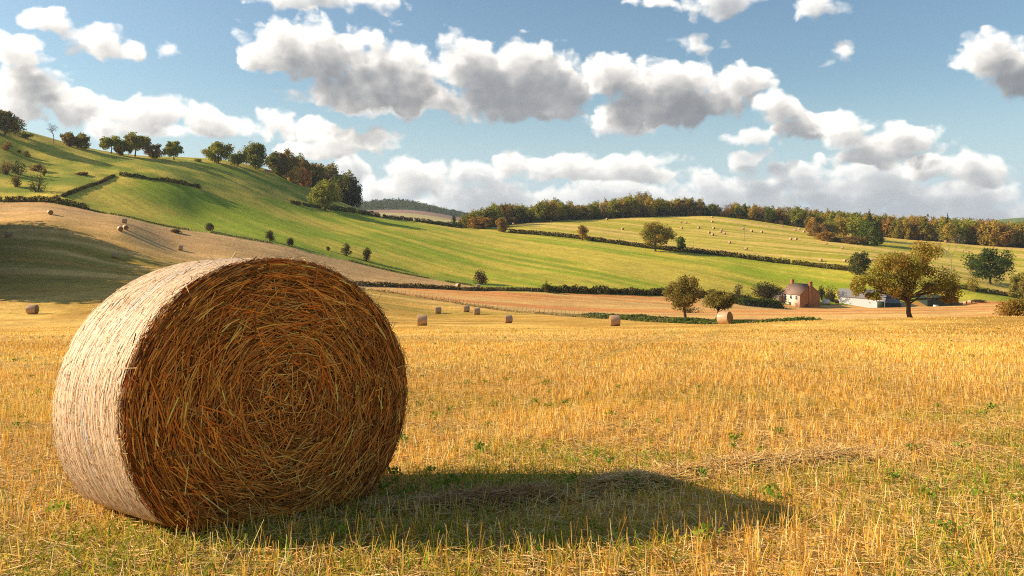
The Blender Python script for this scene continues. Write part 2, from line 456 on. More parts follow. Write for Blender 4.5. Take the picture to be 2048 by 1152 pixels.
def build_ground():
    yp = np.concatenate([np.geomspace(.6, 100, 300, endpoint=False), np.geomspace(100, 720, 430, endpoint=False), np.geomspace(720, 4300, 110)])
    um = np.linspace(-.80, .80, 1050)
    du = um[1] - um[0]
    side = .80 + np.cumsum(du * 1.12 ** np.arange(1, 36))
    side = side[side < 1.5]
    u = np.concatenate([-side[::-1], um, side])
    U, YP = np.meshgrid(u, yp)
    X, Y = U * YP, YP - 6
    Z = ground_z(X, Y)
    px = np.where(Y > 5, 1024 + F * X / np.maximum(Y, 5), 1024.0)
    d = Y
    # borders wander a little
    jig = 2.2 * (fbm(X / 7, Y / 7, 31, 3) - .5)
    e_near, e_strip, e_stub = edge(L_NEAR, px), edge(L_STRIP, px), edge(L_STUB, px)
    e_track, e_vee, e_dark, e_wood, e_crest = edge(L_TRACK, px), edge(L_VEE, px), edge(L_DARK, px), edge(L_WOOD, px), edge(L_CREST, px)
    dj = d + jig
    reg = np.zeros(X.shape, int)                 # 0 near and left stubble
    strip = (px > 690) & (dj > e_near) & (dj <= e_strip)
    reg[strip] = 1
    past_from = np.where(px < 1010, e_stub, e_strip)
    past = (dj > past_from)
    reg[past] = 2
    up_from = np.where(px < 125, e_stub, np.where(px < 400, e_vee, e_track))
    up = (px < 960) & (dj > up_from)
    reg[up] = 3                                   # upper hill pasture
    far = (px >= 960) & (dj > e_dark) & past
    reg[far] = 4
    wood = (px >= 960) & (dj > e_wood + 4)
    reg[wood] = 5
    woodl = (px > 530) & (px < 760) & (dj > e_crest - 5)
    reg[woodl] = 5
    reg[d > 760] = 6
    # --- surface colours of the fields
    A = np.empty(X.shape + (3,))
    n_big = fbm(X / 45, Y / 45, 1, 4); n_mid = fbm(X / 9, Y / 9, 2, 4); n_sm = fbm(X / 1.6, Y / 1.6, 3, 3)
    ca, sa = .81, -.58                            # direction the machines drove over the far fields
    al, ac = X * ca + Y * sa, -X * sa + Y * ca
    st1 = fbm(al / 90, ac / 5.5, 11, 3); st2 = fbm(al / 60, ac / 1.8, 12, 2); st3 = fbm(al / 200, ac / 22, 13, 3)
    ax, ay = X + .12 * Y, Y - .10 * X             # left stubble: rows along the contour
    sl1 = fbm(ax / 70, ay / 6, 14, 3); sl2 = fbm(ax / 60, ay / 1.9, 15, 2)
    def mixn(a, b, t): return a[None, None] * (1 - t[..., None]) + b[None, None] * t[..., None]
    near = mixn(rgb(.50, .275, .05), rgb(.74, .46, .11), smoothstep(.3, .7, n_mid))
    near = near * (.78 + .44 * n_sm)[..., None]
    near = near * (.86 + .14 * smoothstep(10, 40, d))[..., None]
    near = near * (.80 + .40 * fbm(X / 16, Y / 16, 42, 3))[..., None]
    g = smoothstep(.50, .72, fbm(X / 3.0, Y / 3.0, 41, 3)) * smoothstep(30, 4, d) * .6
    near = near * (1 - g[..., None]) + rgb(.34, .27, .04) * g[..., None]
    tr_ = tram(X, Y) * .45 * smoothstep(300, 120, d)
    near = near * (1 - tr_[..., None]) + rgb(.40, .27, .05) * tr_[..., None]
    left = mixn(rgb(.48, .275, .05), rgb(.68, .41, .12), smoothstep(.38, .62, .6 * sl1 + .4 * n_big))
    left = left * (.72 + .56 * sl2)[..., None]
    gl = smoothstep(.42, .66, fbm(ax / 40, ay / 7, 16, 4)) * .6
    left = left * (1 - gl[..., None]) + rgb(.27, .22, .025) * gl[..., None]
    wl = smoothstep(85, 190, d)
    # wheel lines on the nearer stubble, running towards the valley
    base = near * (1 - wl[..., None]) + left * wl[..., None]
    upl = smoothstep(205, 255, d + 30 * (n_big - .5))
    pink = mixn(rgb(.50, .28, .12), rgb(.63, .40, .22), sl2)
    A[:] = base * (1 - upl[..., None] * .7) + pink * (upl * .7)[..., None]
    s_or = mixn(rgb(.62, .38, .13), rgb(.58, .25, .075), smoothstep(.38, .62, fbm(X / 60, Y / 7, 17, 3)))
    s_or = s_or * (.8 + .4 * fbm(X / 40, Y / 2.2, 18, 2))[..., None]
    A[reg == 1] = s_or[reg == 1]
    iso = fbm(X / 28, Y / 28, 23, 5); kx = smoothstep(500, 1050, px)
    pst = (.5 * st1 + .5 * st3) * (.35 + .45 * kx) + iso * (.65 - .45 * kx)
    pa = mixn(rgb(.26, .32, .018), rgb(.54, .42, .06), smoothstep(.40, .62, pst))
    pa = pa * (.80 + .4 * st2)[..., None]
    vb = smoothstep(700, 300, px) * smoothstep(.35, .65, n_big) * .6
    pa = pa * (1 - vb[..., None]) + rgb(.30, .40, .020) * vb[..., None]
    lowedge = smoothstep(16, 0, d - past_from)
    pa = pa * (1 - .6 * lowedge[..., None]) + rgb(.20, .27, .02) * .6 * lowedge[..., None]
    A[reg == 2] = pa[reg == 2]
    hu = mixn(rgb(.22, .265, .022), rgb(.52, .40, .06), smoothstep(.35, .65, .5 * fbm(ax / 60, ay / 14, 19, 3) + .5 * n_mid))
    hu = hu * (.8 + .4 * n_mid)[..., None]
    A[reg == 3] = hu[reg == 3]
    ff = mixn(rgb(.37, .335, .03), rgb(.62, .44, .115), smoothstep(.38, .62, .65 * st1 + .35 * st3))
    ff = ff * (.78 + .44 * st2)[..., None]
    A[reg == 4] = ff[reg == 4]
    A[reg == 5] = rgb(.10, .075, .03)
    dist = mixn(rgb(.14, .20, .04), rgb(.42, .34, .14), smoothstep(1080, 1220, d))
    dist = dist * (1 - smoothstep(1780, 1800, d))[..., None] + rgb(.28, .17, .12) * smoothstep(1780, 1800, d)[..., None]
    dist = dist * (1 - smoothstep(1930, 1950, d))[..., None] + rgb(.06, .075, .03) * smoothstep(1930, 1950, d)[..., None]
    fr = (px > 1850)
    dist[fr] = rgb(.12, .17, .05)
    A[reg == 6] = dist[reg == 6]
    # green verge between the near field and the strip
    v = (px > 1060) & (px < 1640)
    vg = smoothstep(1060, 1160, px) * smoothstep(1640, 1560, px) * smoothstep(-5, 4, dj - e_near) * smoothstep(26, 14, dj - e_near)
    A[:] = A * (1 - vg[..., None]) + rgb(.13, .125, .035) * vg[..., None]
    V = np.stack([X, Y, Z], -1).reshape(-1, 3)
    nr, nc = X.shape
    idx = np.arange(nr * nc).reshape(nr, nc)
    Q = np.stack([idx[:-1, :-1], idx[:-1, 1:], idx[1:, 1:], idx[1:, :-1]], -1).reshape(-1, 4)
    rq = reg[:-1, :-1].reshape(-1)
    names = {0: 'stubble_field', 1: 'lower_stubble_field', 2: 'pasture', 3: 'hill_pasture', 4: 'far_field', 5: 'woodland_ground', 6: 'distant_hills'}
    labs = {0: 'golden stubble field sloping down from the big straw bale to the hillside', 1: 'flat orange stubble field in the valley floor by the brick house',
            2: 'bright green pasture slope beyond the valley hedge', 3: 'olive green upper hillside pasture below the crest trees',
            4: 'striped mown field dotted with small bales below the ridge wood', 5: 'dark ground under the woods', 6: 'distant bluish wooded hill and fields in the gap'}
    Af = A.reshape(-1, 3)
    for r, nm in names.items():
        q = Q[rq == r]
        if not len(q): continue
        used = np.zeros(len(V), bool); used[q.ravel()] = True
        remap = np.cumsum(used) - 1
        me = mesh_data(nm, V[used], remap[q], M_GROUND, Af[used], smooth=True)
        o = obj(nm, me)
        tag(o, labs[r], 'ground' if r in (5,) else 'field' if r != 6 else 'hill', kind='structure')
build_ground()

# ------------------------------------------------------------------ foliage makers
def unit(v): return v / np.maximum(np.linalg.norm(v, axis=-1, keepdims=True), 1e-9)

def leaf_quads(C, size, R, out=None, flat=.0):
    """Diamond leaf faces at C; normals random, leaning along out."""
    n = len(C)
    nrm = R.normal(size=(n, 3))
    if out is not None: nrm = unit(nrm) * .8 + out * .75
    nrm = unit(nrm)
    t = unit(np.cross(nrm, R.normal(size=(n, 3))))
    b = np.cross(nrm, t)
    s = (np.asarray(size) * R.uniform(.65, 1.4, n))[:, None]
    V = np.stack([C - t * s, C - b * s * .62, C + t * s, C + b * s * .62], 1).reshape(-1, 3)
    Q = np.arange(n * 4).reshape(-1, 4)
    return V, Q

def pal_mix(pal, n, R):
    p = np.array(pal, float)
    return p[R.integers(0, len(p), n)]

def tube(path, rad, k=6):
    path = np.asarray(path, float); rad = np.asarray(rad, float)
    T = unit(np.gradient(path, axis=0))
    ref = np.array([0, 0, 1.0]) if abs(T[0, 2]) < .9 else np.array([1.0, 0, 0])
    a = unit(np.cross(T, ref)); b = np.cross(T, a)
    th = np.linspace(0, 2 * np.pi, k, endpoint=False)
    V = path[:, None] + rad[:, None, None] * (np.cos(th)[None, :, None] * a[:, None] + np.sin(th)[None, :, None] * b[:, None])
    m = len(path)
    i = np.arange(m - 1)[:, None] * k; j = np.arange(k)[None]
    Q = np.stack([i + j, i + (j + 1) % k, i + k + (j + 1) % k, i + k + j], -1).reshape(-1, 4)
    return V.reshape(-1, 3), Q

class Acc:
    def __init__(s): s.V, s.F, s.C, s.n = [], [], [], 0
    def add(s, V, Q, c=None):
        s.V.append(V); s.F.append(Q + s.n); s.n += len(V)
        if c is not None: s.C.append(np.broadcast_to(np.asarray(c, float), (len(V), 3)))
    def get(s): return np.concatenate(s.V), np.concatenate(s.F), (np.concatenate(s.C) if s.C else None)

def bend(p0, p1, R, sag=.12, n=5):
    t = np.linspace(0, 1, n)[:, None]
    L = np.linalg.norm(p1 - p0)
    mid = (p0 + p1) / 2 + R.normal(size=3) * L * sag * .6 + np.array([0, 0, L * sag])
    return (1 - t) ** 2 * p0 + 2 * t * (1 - t) * mid + t ** 2 * p1

GREEN = [(.105, .135, .022), (.14, .165, .026), (.08, .11, .02)]
OLIVE = [(.20, .17, .028), (.16, .155, .026), (.25, .19, .034)]
GOLD = [(.36, .24, .042), (.31, .22, .036), (.25, .195, .034)]
RUST = [(.35, .185, .038), (.28, .16, .034), (.23, .145, .034)]
BROWN = [(.20, .125, .038), (.155, .105, .034), (.24, .145, .045)]
DARK = [(.048, .068, .018), (.065, .078, .02), (.040, .055, .016)]
YGREEN = [(.27, .245, .034), (.22, .22, .032), (.18, .185, .03)]

def tree_data(name, H, W, pal, seed, base=.3, lobes=14, leaves=3500, leaf=.22, trunk=None, lean=(0, 0), dens=1.0, shape='round', accents=None, D=None, fork=.3, limb=1.0, plan=None):
    """Trunk and crown meshes for a tree H tall and W wide; base is where the crown starts (fraction of H)."""
    R = np.random.default_rng(seed)
    D = D or W
    trunk = trunk or H * .028
    base = base - .10
    cz = H * (base + 1) / 2
    rz = H * (1 - base) / 2
    Cc = np.array([lean[0] * H, lean[1] * H, cz])
    # lobe centres over the crown's shell
    P = []
    k = 0
    while len(P) < lobes and k < 4000:
        k += 1
        v = R.normal(size=3); v /= np.linalg.norm(v)
        r = R.uniform(.42, .80)
        if shape == 'flat' and v[2] < -.45: continue
        if shape == 'cone': v[:2] *= np.clip(1.0 - .62 * (v[2] * r + 1), .12, 1) * 1.3
        p = Cc + v * r * np.array([W / 2, D / 2, rz])
        if all(np.linalg.norm((p - q) / np.array([W / 2, D / 2, rz])) > .42 * (14 / lobes) ** .4 for q in P) or k > 2500: P.append(p)
    P.append(Cc + np.array([0, 0, rz * .35]))
    if plan: P = [np.array([a * W, R.uniform(-1, 1) * math.sqrt(max(0, .2 - (a * .9) ** 2)) * D, b * H]) for (a, b, _) in plan for _k in (0, 1)]
    ta, la = Acc(), Acc()
    fz = H * fork
    top = Cc + np.array([0, 0, rz * .3])
    pth = np.array([[0, 0, -.03 * H], [lean[0] * H * .25 + R.normal() * .01 * H, lean[1] * H * .2, fz * .55], [lean[0] * H * .6, lean[1] * H * .6, fz], top * .55 + np.array([lean[0], lean[1], fz / H]) * H * .45, top])
    tr = np.array([1.35, .95, .8, .45, .12]) * trunk
    ta.add(*tube(pth, tr, 7))
    n_l = max(1, leaves // len(P))
    lr0 = .42 * (14 / max(lobes, 4)) ** .33
    for pi, p in enumerate(P):
        h0 = R.uniform(.45, 1.0)
        i0 = pth[2] * (1 - h0 * .7) + pth[3] * h0 * .7
        if p[2] < i0[2]: i0 = pth[2]
        ta.add(*tube(bend(i0, p, R, .10), np.linspace(.42, .07, 5) * trunk * limb, 5))
        lr = np.array([W / 2, D / 2, rz]) * lr0 * R.uniform(.8, 1.25)
        if plan: lr = np.array([1, 1, .85]) * plan[pi // 2][2] * W * R.uniform(.95, 1.2)
        lc = pal_mix(accents if accents and R.random() < .3 else pal, 1, R)[0]
        nsub = 6
        for s in range(nsub):
            v = unit(R.normal(size=3)); v[2] = v[2] * .9 + .05
            sc = p + v * lr * R.uniform(.4, .85)
            if R.random() < .5: ta.add(*tube(bend(p, sc, R, .1, 3), np.linspace(.09, .03, 3) * trunk * limb, 4))
            m = max(3, int(n_l * dens / nsub * R.uniform(.5, 1.5)))
            q = R.normal(size=(m, 3)); q = unit(q) * (R.uniform(0, 1, (m, 1)) ** .45)
            c = sc + q * lr * .62
            ou = unit(q + np.array([0, 0, .5]))
            V, Q = leaf_quads(c, leaf, R, ou)
            cc = (lc * .55 + pal_mix(pal, 1, R)[0] * .45) * R.uniform(.85, 1.15)
            colr = cc[None] * R.uniform(.75, 1.3, (m, 1)) * (1 + R.normal(size=(m, 3)) * .05)
            la.add(V, Q, np.repeat(colr, 4, 0))
    tv, tf, _ = ta.get(); lv, lf, lcol = la.get()
    lv[:, 2] = np.maximum(lv[:, 2], .02 * H)
    return (mesh_data(name + '_trunk', tv, tf, M_BARK, smooth=True), mesh_data(name + '_crown', lv, lf, M_LEAF, np.clip(lcol * 1.28, 0, 1)))

def tree(loc, data, label, cat='tree', group=None, name='tree', rz=0, s=1.0):
    e = empty(name, loc, label, cat, group, rz)
    e.scale = (s, s, s)
    obj('trunk', data[0], e); obj('crown', data[1], e)
    return e

def bare_tree_data(name, H, W, seed, mat, depth=5, trunk=None):
    R = np.random.default_rng(seed)
    acc = Acc()
    trunk = trunk or H * .02
    def grow(p, d, L, r, k):
        q = p + d * L
        acc.add(*tube(bend(p, q, R, .06, 3), np.linspace(r, r * .62, 3), 4 if k < depth else 5))
        if k == 0: return
        for i in range(3 if k > 1 else 4):
            a = unit(d + R.normal(size=3) * np.array([.62, .62, .4]) * (W / H + .25))
            a[2] = a[2] * .8 + .18
            grow(q if i else p + d * L * .7, unit(a), L * R.uniform(.58, .78), r * .58, k - 1)
    grow(np.array([0, 0, -.1]), np.array([.03, 0, 1.0]), H * .30, trunk, depth)
    V, Q, _ = acc.get()
    k = H / V[:, 2].max(); V[:, 2] *= k
    return mesh_data(name, V, Q, mat)

def bush_data(name, W, H, pal, seed, leaves=900, leaf=.16, D=None, lob=9):
    """A shrub: a leafy mass down to the ground over a few stems."""
    R = np.random.default_rng(seed)
    D = D or W * .9
    la, ta = Acc(), Acc()
    for i in range(lob):
        a = R.uniform(0, 2 * np.pi); r = R.uniform(0, .62) ** .7
        lx, ly = np.cos(a) * r * W / 2, np.sin(a) * r * D / 2
        hz = H * R.uniform(.2, .72) * (1 - .35 * r)
        p = np.array([lx, ly, hz])
        ta.add(*tube(bend(np.array([lx * .2, ly * .2, -.05 * H]), p, R, .05, 3), np.array([.03, .02, .008]) * H, 4))
        lr = np.array([W * .26, D * .26, H * .30]) * R.uniform(.75, 1.25)
        m = int(leaves / lob)
        q = unit(R.normal(size=(m, 3))) * R.uniform(0, 1, (m, 1)) ** .4
        V, Q = leaf_quads(p + q * lr, leaf, R, unit(q + np.array([0, 0, .4])))
        cc = pal_mix(pal, 1, R)[0] * R.uniform(.8, 1.2)
        la.add(V, Q, np.repeat(cc[None] * R.uniform(.7, 1.3, (m, 1)), 4, 0))
    lv, lf, lc = la.get(); tv, tf, _ = ta.get()
    lv[:, 2] = np.maximum(lv[:, 2], -.03 * H)
    return (mesh_data(name + '_stems', tv, tf, M_BARK), mesh_data(name + '_foliage', lv, lf, M_LEAF, np.clip(lc, 0, 1)))

def bush(loc, data, label, group=None, name='bush', cat='bush', s=1.0, rz=0):
    e = empty(name, loc, label, cat, group, rz); e.scale = (s, s, s)
    obj('stem', data[0], e); obj('foliage', data[1], e)
    return e

def hedge(pts, h, w, pal, label, seed, leaf=.3, per_m=26, name='hedge', gap=0.0, cat='hedge', hvar=.5):
    """A hedge along ground points [(x, y)], leafy clumps of uneven height."""
    R = np.random.default_rng(seed)
    pts = np.array(pts, float)
    seg = np.r_[0, np.cumsum(np.hypot(*np.diff(pts, axis=0).T))]
    T = seg[-1]; n = int(T * per_m * 2.4)
    s = R.uniform(0, T, n)
    hn = vnoise(s / 3.1, s * 0 + seed, 71) * .6 + vnoise(s / 1.2, s * 0 + seed, 72) * .4
    keep = vnoise(s / 7, s * 0 + seed, 73) > gap
    s, hn = s[keep], hn[keep]; n = len(s)
    x = np.interp(s, seg, pts[:, 0]); y = np.interp(s, seg, pts[:, 1])
    a = R.uniform(0, np.pi, n); r = R.uniform(0, 1, n) ** .4
    hh = h * (1 - .6 * hvar + 1.2 * hvar * hn)
    ox = np.cos(a) * r * w / 2; oz = np.sin(a) * r * hh
    i = np.clip(np.searchsorted(seg, s) - 1, 0, len(pts) - 2)
    tdir = unit(np.diff(pts, axis=0))[i]
    nx, ny = -tdir[:, 1], tdir[:, 0]
    X, Y = x + nx * ox, y + ny * ox
    Z = ground_z(X, Y) + oz
    o0 = np.array([pts[0, 0], pts[0, 1], gz(pts[0, 0], pts[0, 1])])
    C = np.c_[X, Y, Z] - o0
    out = np.c_[nx * np.cos(a), ny * np.cos(a), np.sin(a) + .2]
    V, Q = leaf_quads(C, leaf, R, unit(out))
    cl = vnoise(s / 2.5, s * 0 + seed, 75)
    p = np.array(pal, float)
    ci = np.clip((cl * len(p)).astype(int), 0, len(p) - 1)
    col = p[ci] * R.uniform(.65, 1.35, (n, 1))
    o = obj(name, mesh_data(name, V, Q, M_LEAF, np.repeat(np.clip(col, 0, 1), 4, 0)), loc=tuple(o0))
    return tag(o, label, cat)

def line_pts(ln, off=0.0, x0=None, x1=None, step=6.0):
    a = np.array(ln, float)
    if x0 is not None:
        xs = np.r_[x0, a[(a[:, 0] > x0) & (a[:, 0] < x1), 0], x1]
        a = np.c_[xs, np.interp(xs, a[:, 0], a[:, 1]), np.interp(xs, a[:, 0], a[:, 2])]
    X = (a[:, 0] - 1024) / F * (a[:, 2] + off); Y = a[:, 2] + off
    P = np.c_[X, Y]
    seg = np.r_[0, np.cumsum(np.hypot(*np.diff(P, axis=0).T))]
    s = np.linspace(0, seg[-1], max(2, int(seg[-1] / step)))
    return np.c_[np.interp(s, seg, P[:, 0]), np.interp(s, seg, P[:, 1])]

#@@REST@@
# ------------------------------------------------------------------ straw bales
def straw_ribbons(C, T, Nn, L, Wd, R, bow=.0):
    """Straws as folded two-face ribbons: centre C, direction T, face normal Nn, length L, width Wd, 3 stations."""
    n = len(C)
    B = np.cross(Nn, T)
    st = np.array([-.5, 0, .5])
    V = np.empty((n, 3, 3, 3))
    for i, s in enumerate(st):
        c = C + T * (s * L)[:, None] + B * (bow * (s * s * 4 - .5) * 1.0)[:, None] if isinstance(bow, np.ndarray) else C + T * (s * L)[:, None]
        w = Wd * (1.0 if i == 1 else .85)
        V[:, i, 0] = c - B * w[:, None] * .5
        V[:, i, 1] = c + Nn * w[:, None] * .38
        V[:, i, 2] = c + B * w[:, None] * .5
    b = np.arange(n)[:, None] * 9
    q = []
    for i in range(2):
        for j in range(2):
            q.append(np.c_[b[:, 0] + i * 3 + j, b[:, 0] + i * 3 + j + 1, b[:, 0] + i * 3 + 4 + j, b[:, 0] + i * 3 + 3 + j])
    Q = np.concatenate(q)
    return V.reshape(-1, 3), Q

STRAWP = [(.60, .285, .045), (.50, .225, .035), (.66, .36, .075), (.40, .175, .028), (.74, .46, .13), (.30, .135, .025), (.54, .27, .05), (.46, .165, .025)]

def mat_net(name='net_wrap', k=1.0):
    m, nt, o = new_mat(name)
    at_ = nt.nodes.new('ShaderNodeAttribute'); at_.attribute_name = 'wrap'
    v = at_.outputs['Vector']
    f1 = noise_node(nt, 1, 5, .65, vec=v, stretch=(9, 170, 1))       # strands running round the bale
    f2 = noise_node(nt, 1, 4, .6, vec=v, stretch=(26, 60, 1))        # straw showing between
    f3 = noise_node(nt, 1, 3, .5, vec=v, stretch=(2.2, 3.2, 1))
    a = ramp_node(nt, f1, [(.32, (.34, .155, .05)), (.47, (.60, .38, .21)), (.64, (.78, .62, .46))])
    b = ramp_node(nt, f2, [(.36, (.62, .40, .22)), (.52, (1, 1, 1))])
    c = mixc(nt, .75, a, b, 'MULTIPLY')
    c = mixc(nt, 1.0, c, ramp_node(nt, f3, [(.3, (.82, .78, .74)), (.7, (1, 1, 1))]), 'MULTIPLY')
    c = mixc(nt, 1.0, c, (k, k * .97, k * .94), 'MULTIPLY')
    bsdf(nt, o, c, .5, .4, f1, .006, 1.0)
    return m
M_NET = mat_net()
M_NET_FIELD = mat_net('field_net_wrap', .85)  # darker copy of the net wrap, for the field bales

def mat_end():
    m, nt, o = new_mat('bale_end')
    at_ = nt.nodes.new('ShaderNodeAttribute'); at_.attribute_name = 'wrap'
    v = at_.outputs['Vector']
    f1 = noise_node(nt, 1, 4, .6, vec=v, stretch=(7, 60, 1))
    c = ramp_node(nt, f1, [(.3, (.10, .055, .018)), (.55, (.30, .17, .05)), (.75, (.46, .28, .09))])
    bsdf(nt, o, c, .85, .15, f1, .03, .8)
    return m
M_END = mat_end()
M_CORE = mat_plain('straw_core', (.085, .048, .016), .95, .6, 22, .1)

def set_wrap(me, W):
    a = me.attributes.new('wrap', 'FLOAT_VECTOR', 'POINT')
    a.data.foreach_set('vector', np.asarray(W, np.float32).ravel())

BR = 0.72
def hero_bale():
    R = np.random.default_rng(21)
    yaw, pit, roll, L = .765, .121, -.038, .86
    n = np.array([math.sin(yaw) * math.cos(pit), -math.cos(yaw) * math.cos(pit), math.sin(pit)])
    e1 = np.cross([0, 0, 1], n); e1 /= np.linalg.norm(e1); e2 = np.cross(n, e1)
    e1, e2 = math.cos(roll) * e1 + math.sin(roll) * e2, -math.sin(roll) * e1 + math.cos(roll) * e2
    c0 = np.array([-1.074, 3.765, -.835 + ZC])
    base = np.array([-1.3, 4.0, gz(-1.3, 4.0)])
    flo = ZC + float(z_near(0, 3.8))
    def P(r, th, s):
        """radius, angle, distance behind the front face -> world"""
        r, th, s = np.broadcast_arrays(r, th, s)
        bul = 1 + .085 * s / L + .012 * np.sin(np.pi * np.clip(s / L, 0, 1)) + .006 * np.sin(3 * th + 1) + .004 * np.sin(7 * th) * np.sin(5 * s)
        p = c0 + (r * bul * np.cos(th))[..., None] * e1 + (r * bul * .945 * np.sin(th))[..., None] * e2 - s[..., None] * n
        lo = flo + .035 - .118 * (p[..., 1] - 3.8)
        z = p[..., 2]
        p[..., 2] = np.where(z < lo + .05, lo + .05 - .05 * (1 - np.exp(-(lo + .05 - z) / .05)) , z)
        return p - base
    root = empty('straw_bale', tuple(base), 'huge round straw bale in pale net wrap, its coiled straw end facing the viewer', 'straw bale')
    # body: surface of revolution with softened rims
    nth = 220
    prof = [(0.0, .068), (.30, .066), (.55, .06), (.66, .045), (.70, .05), (BR, .075)] + [(BR, s) for s in np.linspace(.12, L - .07, 16)] + [(.70, L - .03), (.64, L), (.3, L - .01), (0, L)]
    th = np.linspace(0, 2 * np.pi, nth, endpoint=False)
    pr = np.array(prof)
    V = P(pr[:, 0][:, None], th[None], pr[:, 1][:, None])
    m = len(pr)
    i = np.arange(m - 1)[:, None] * nth; j = np.arange(nth)[None]
    Q = np.stack([i + j, i + (j + 1) % nth, i + nth + (j + 1) % nth, i + nth + j], -1).reshape(-1, 4)
    ring = np.repeat(np.arange(m - 1), nth)
    mi = np.where((ring < 4) | (ring > m - 5), 0, 1)
    def split(sel, name, mat):
        q = Q[sel]; used = np.unique(q); rm = np.zeros(m * nth, int); rm[used] = np.arange(len(used))
        me = mesh_data(name, V.reshape(-1, 3)[used], rm[q], mat, smooth=True)
        W = np.stack(np.broadcast_arrays(th[None] * BR + 0 * pr[:, 1][:, None], pr[:, 1][:, None], 0 * th[None]), -1).reshape(-1, 3)[used]
        set_wrap(me, W)
        return obj(name, me, root)
    split(mi == 0, 'straw_core', M_CORE)
    net = split(mi == 1, 'net_wrap', M_NET)
    # net strands running round, a little proud of the wrap, some sagging sideways
    acc = Acc()
    ths = np.linspace(0, 2 * np.pi, 161)
    for k in range(118):
        s0 = .05 + (L - .10) * (k + R.uniform(-.4, .4)) / 118
        s = s0 + .008 * np.cumsum(R.normal(size=161)) * .25
        s = s - np.linspace(0, 1, 161) * (s[-1] - s[0])
        s = np.clip(s, .03, L - .03)
        r = BR + .002 + .0025 * R.random() + .0012 * R.normal(size=161)
        wd = R.uniform(.0010, .0026)
        a = P(r, ths, s - wd); b = P(r + .001, ths, s + wd)
        vv = np.stack([a, b], 1).reshape(-1, 3)
        ii = np.arange(160) * 2
        keep = R.random(160) > .05
        qq = np.c_[ii, ii + 1, ii + 3, ii + 2][keep]
        c = np.array((.79, .59, .39)) * R.uniform(.7, 1.1)
        acc.add(vv, qq, c)
    v, q, c = acc.get()
    tag(obj('net_strand', mesh_data('net_strand', v, q, M_STRAW, c), net), kind='stuff')
    # two faded blue twines in the wrap
    acc = Acc()
    for s0 in (.34, .37):
        s = s0 + .05 * np.sin(ths * 1.3 + s0 * 9) + .006 * R.normal(size=161)
        a = P(BR + .005, ths, s - .0028); b = P(BR + .0062, ths, s + .0028)
        vv = np.stack([a, b], 1).reshape(-1, 3); ii = np.arange(160) * 2
        keep = vnoise(ths[:-1] * 6, ths[:-1] * 0 + s0 * 50, 3) > .45
        acc.add(vv, np.c_[ii, ii + 1, ii + 3, ii + 2][keep], (.42, .47, .50))
    v, q, c = acc.get()
    obj('twine', mesh_data('twine', v, q, M_STRAW, c), net)
    # short straws lying under and through the net
    N = 15000
    tth = R.uniform(0, 2 * np.pi, N); s = R.uniform(.02, L - .02, N)
    r = BR + R.uniform(-.001, .006, N)
    C = P(r, tth, s)
    e = 1e-3
    Tt = unit(P(r, tth + e, s) - C); No = unit(P(r + .01, tth, s) - C); Ax = np.cross(No, Tt)
    ang = R.normal(0, .35, N) + np.where(R.random(N) < .18, R.uniform(-1.5, 1.5, N), 0)
    T = Tt * np.cos(ang)[:, None] + Ax * np.sin(ang)[:, None] + No * R.normal(0, .05, N)[:, None]
    Ls = R.uniform(.006, .030, N)
    v, q = straw_ribbons(C, unit(T), No, Ls, R.uniform(.0014, .0032, N), R)
    pal = np.array([(.72, .50, .30), (.56, .26, .07), (.78, .62, .46), (.38, .16, .04), (.64, .36, .14), (.78, .58, .42), (.48, .22, .06)])
    c = pal[R.integers(0, 7, N)] * R.uniform(.75, 1.15, (N, 1))
    tag(obj('wrapped_straw', mesh_data('wrapped_straw', v, q, M_STRAW, np.repeat(np.clip(c, 0, 1), 9, 0)), net), kind='stuff')
    # the straw end: coiled layers of straws
    N = 29000
    r = (BR - .012) * np.sqrt(R.uniform(0, 1.0, N))
    tth = R.uniform(0, 2 * np.pi, N)
    coil = .5 + .5 * np.sin(2 * np.pi * (r / .062 + tth / (2 * np.pi)) + 1.5 * np.sin(tth * 3))   # the rolled layers
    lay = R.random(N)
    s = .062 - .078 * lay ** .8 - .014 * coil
    s = s + .035 * np.clip((r - .62) / .10, 0, 1) ** 2
    rimmed = R.random(N) < .16
    r = np.where(rimmed, R.uniform(.655, .722, N), r)
    s = np.where(rimmed, np.where(r > .70, R.uniform(.02, .085, N), R.uniform(.0, .03, N)), s)
    C = P(r, tth, s)
    Tt = unit(-np.sin(tth)[:, None] * e1 + np.cos(tth)[:, None] * e2); Rd = unit(np.cos(tth)[:, None] * e1 + np.sin(tth)[:, None] * e2)
    sg = np.where(r < .22, .8, .31)
    rim = smoothstep(.55, .70, r)
    ang = (R.normal(-.12, 1, N) * sg + np.where(R.random(N) < .10, R.uniform(-1.6, 1.6, N), 0)) * (1 - .75 * rim)
    T = Tt * np.cos(ang)[:, None] + Rd * np.sin(ang)[:, None] + n * R.normal(0, .10, N)[:, None]
    T = unit(T)
    Nn = unit(n[None] + .6 * R.normal(size=(N, 3))); Nn = unit(Nn - (Nn * T).sum(1, keepdims=True) * T)
    Ls = R.gamma(3.4, .038, N).clip(.04, .32) * np.clip(r / .22, .45, 1) * (1 - .45 * rim)
    Wd = R.uniform(.0025, .0060, N) * np.where(R.random(N) < .1, 1.35, 1)
    # straws follow the coil: bow towards the centre
    bowd = (Ls ** 2 / (8 * np.maximum(r, .12)))
    B = np.cross(Nn, T); sign = -np.sign((B * Rd).sum(1)) * -1
    v, q = straw_ribbons(C, T, Nn, Ls, Wd, R, bow=-bowd * sign * .5)
    pal = np.array(STRAWP)
    blot = fbm(r * np.cos(tth) * 4 + 9, r * np.sin(tth) * 4 + 9, 5, 3)
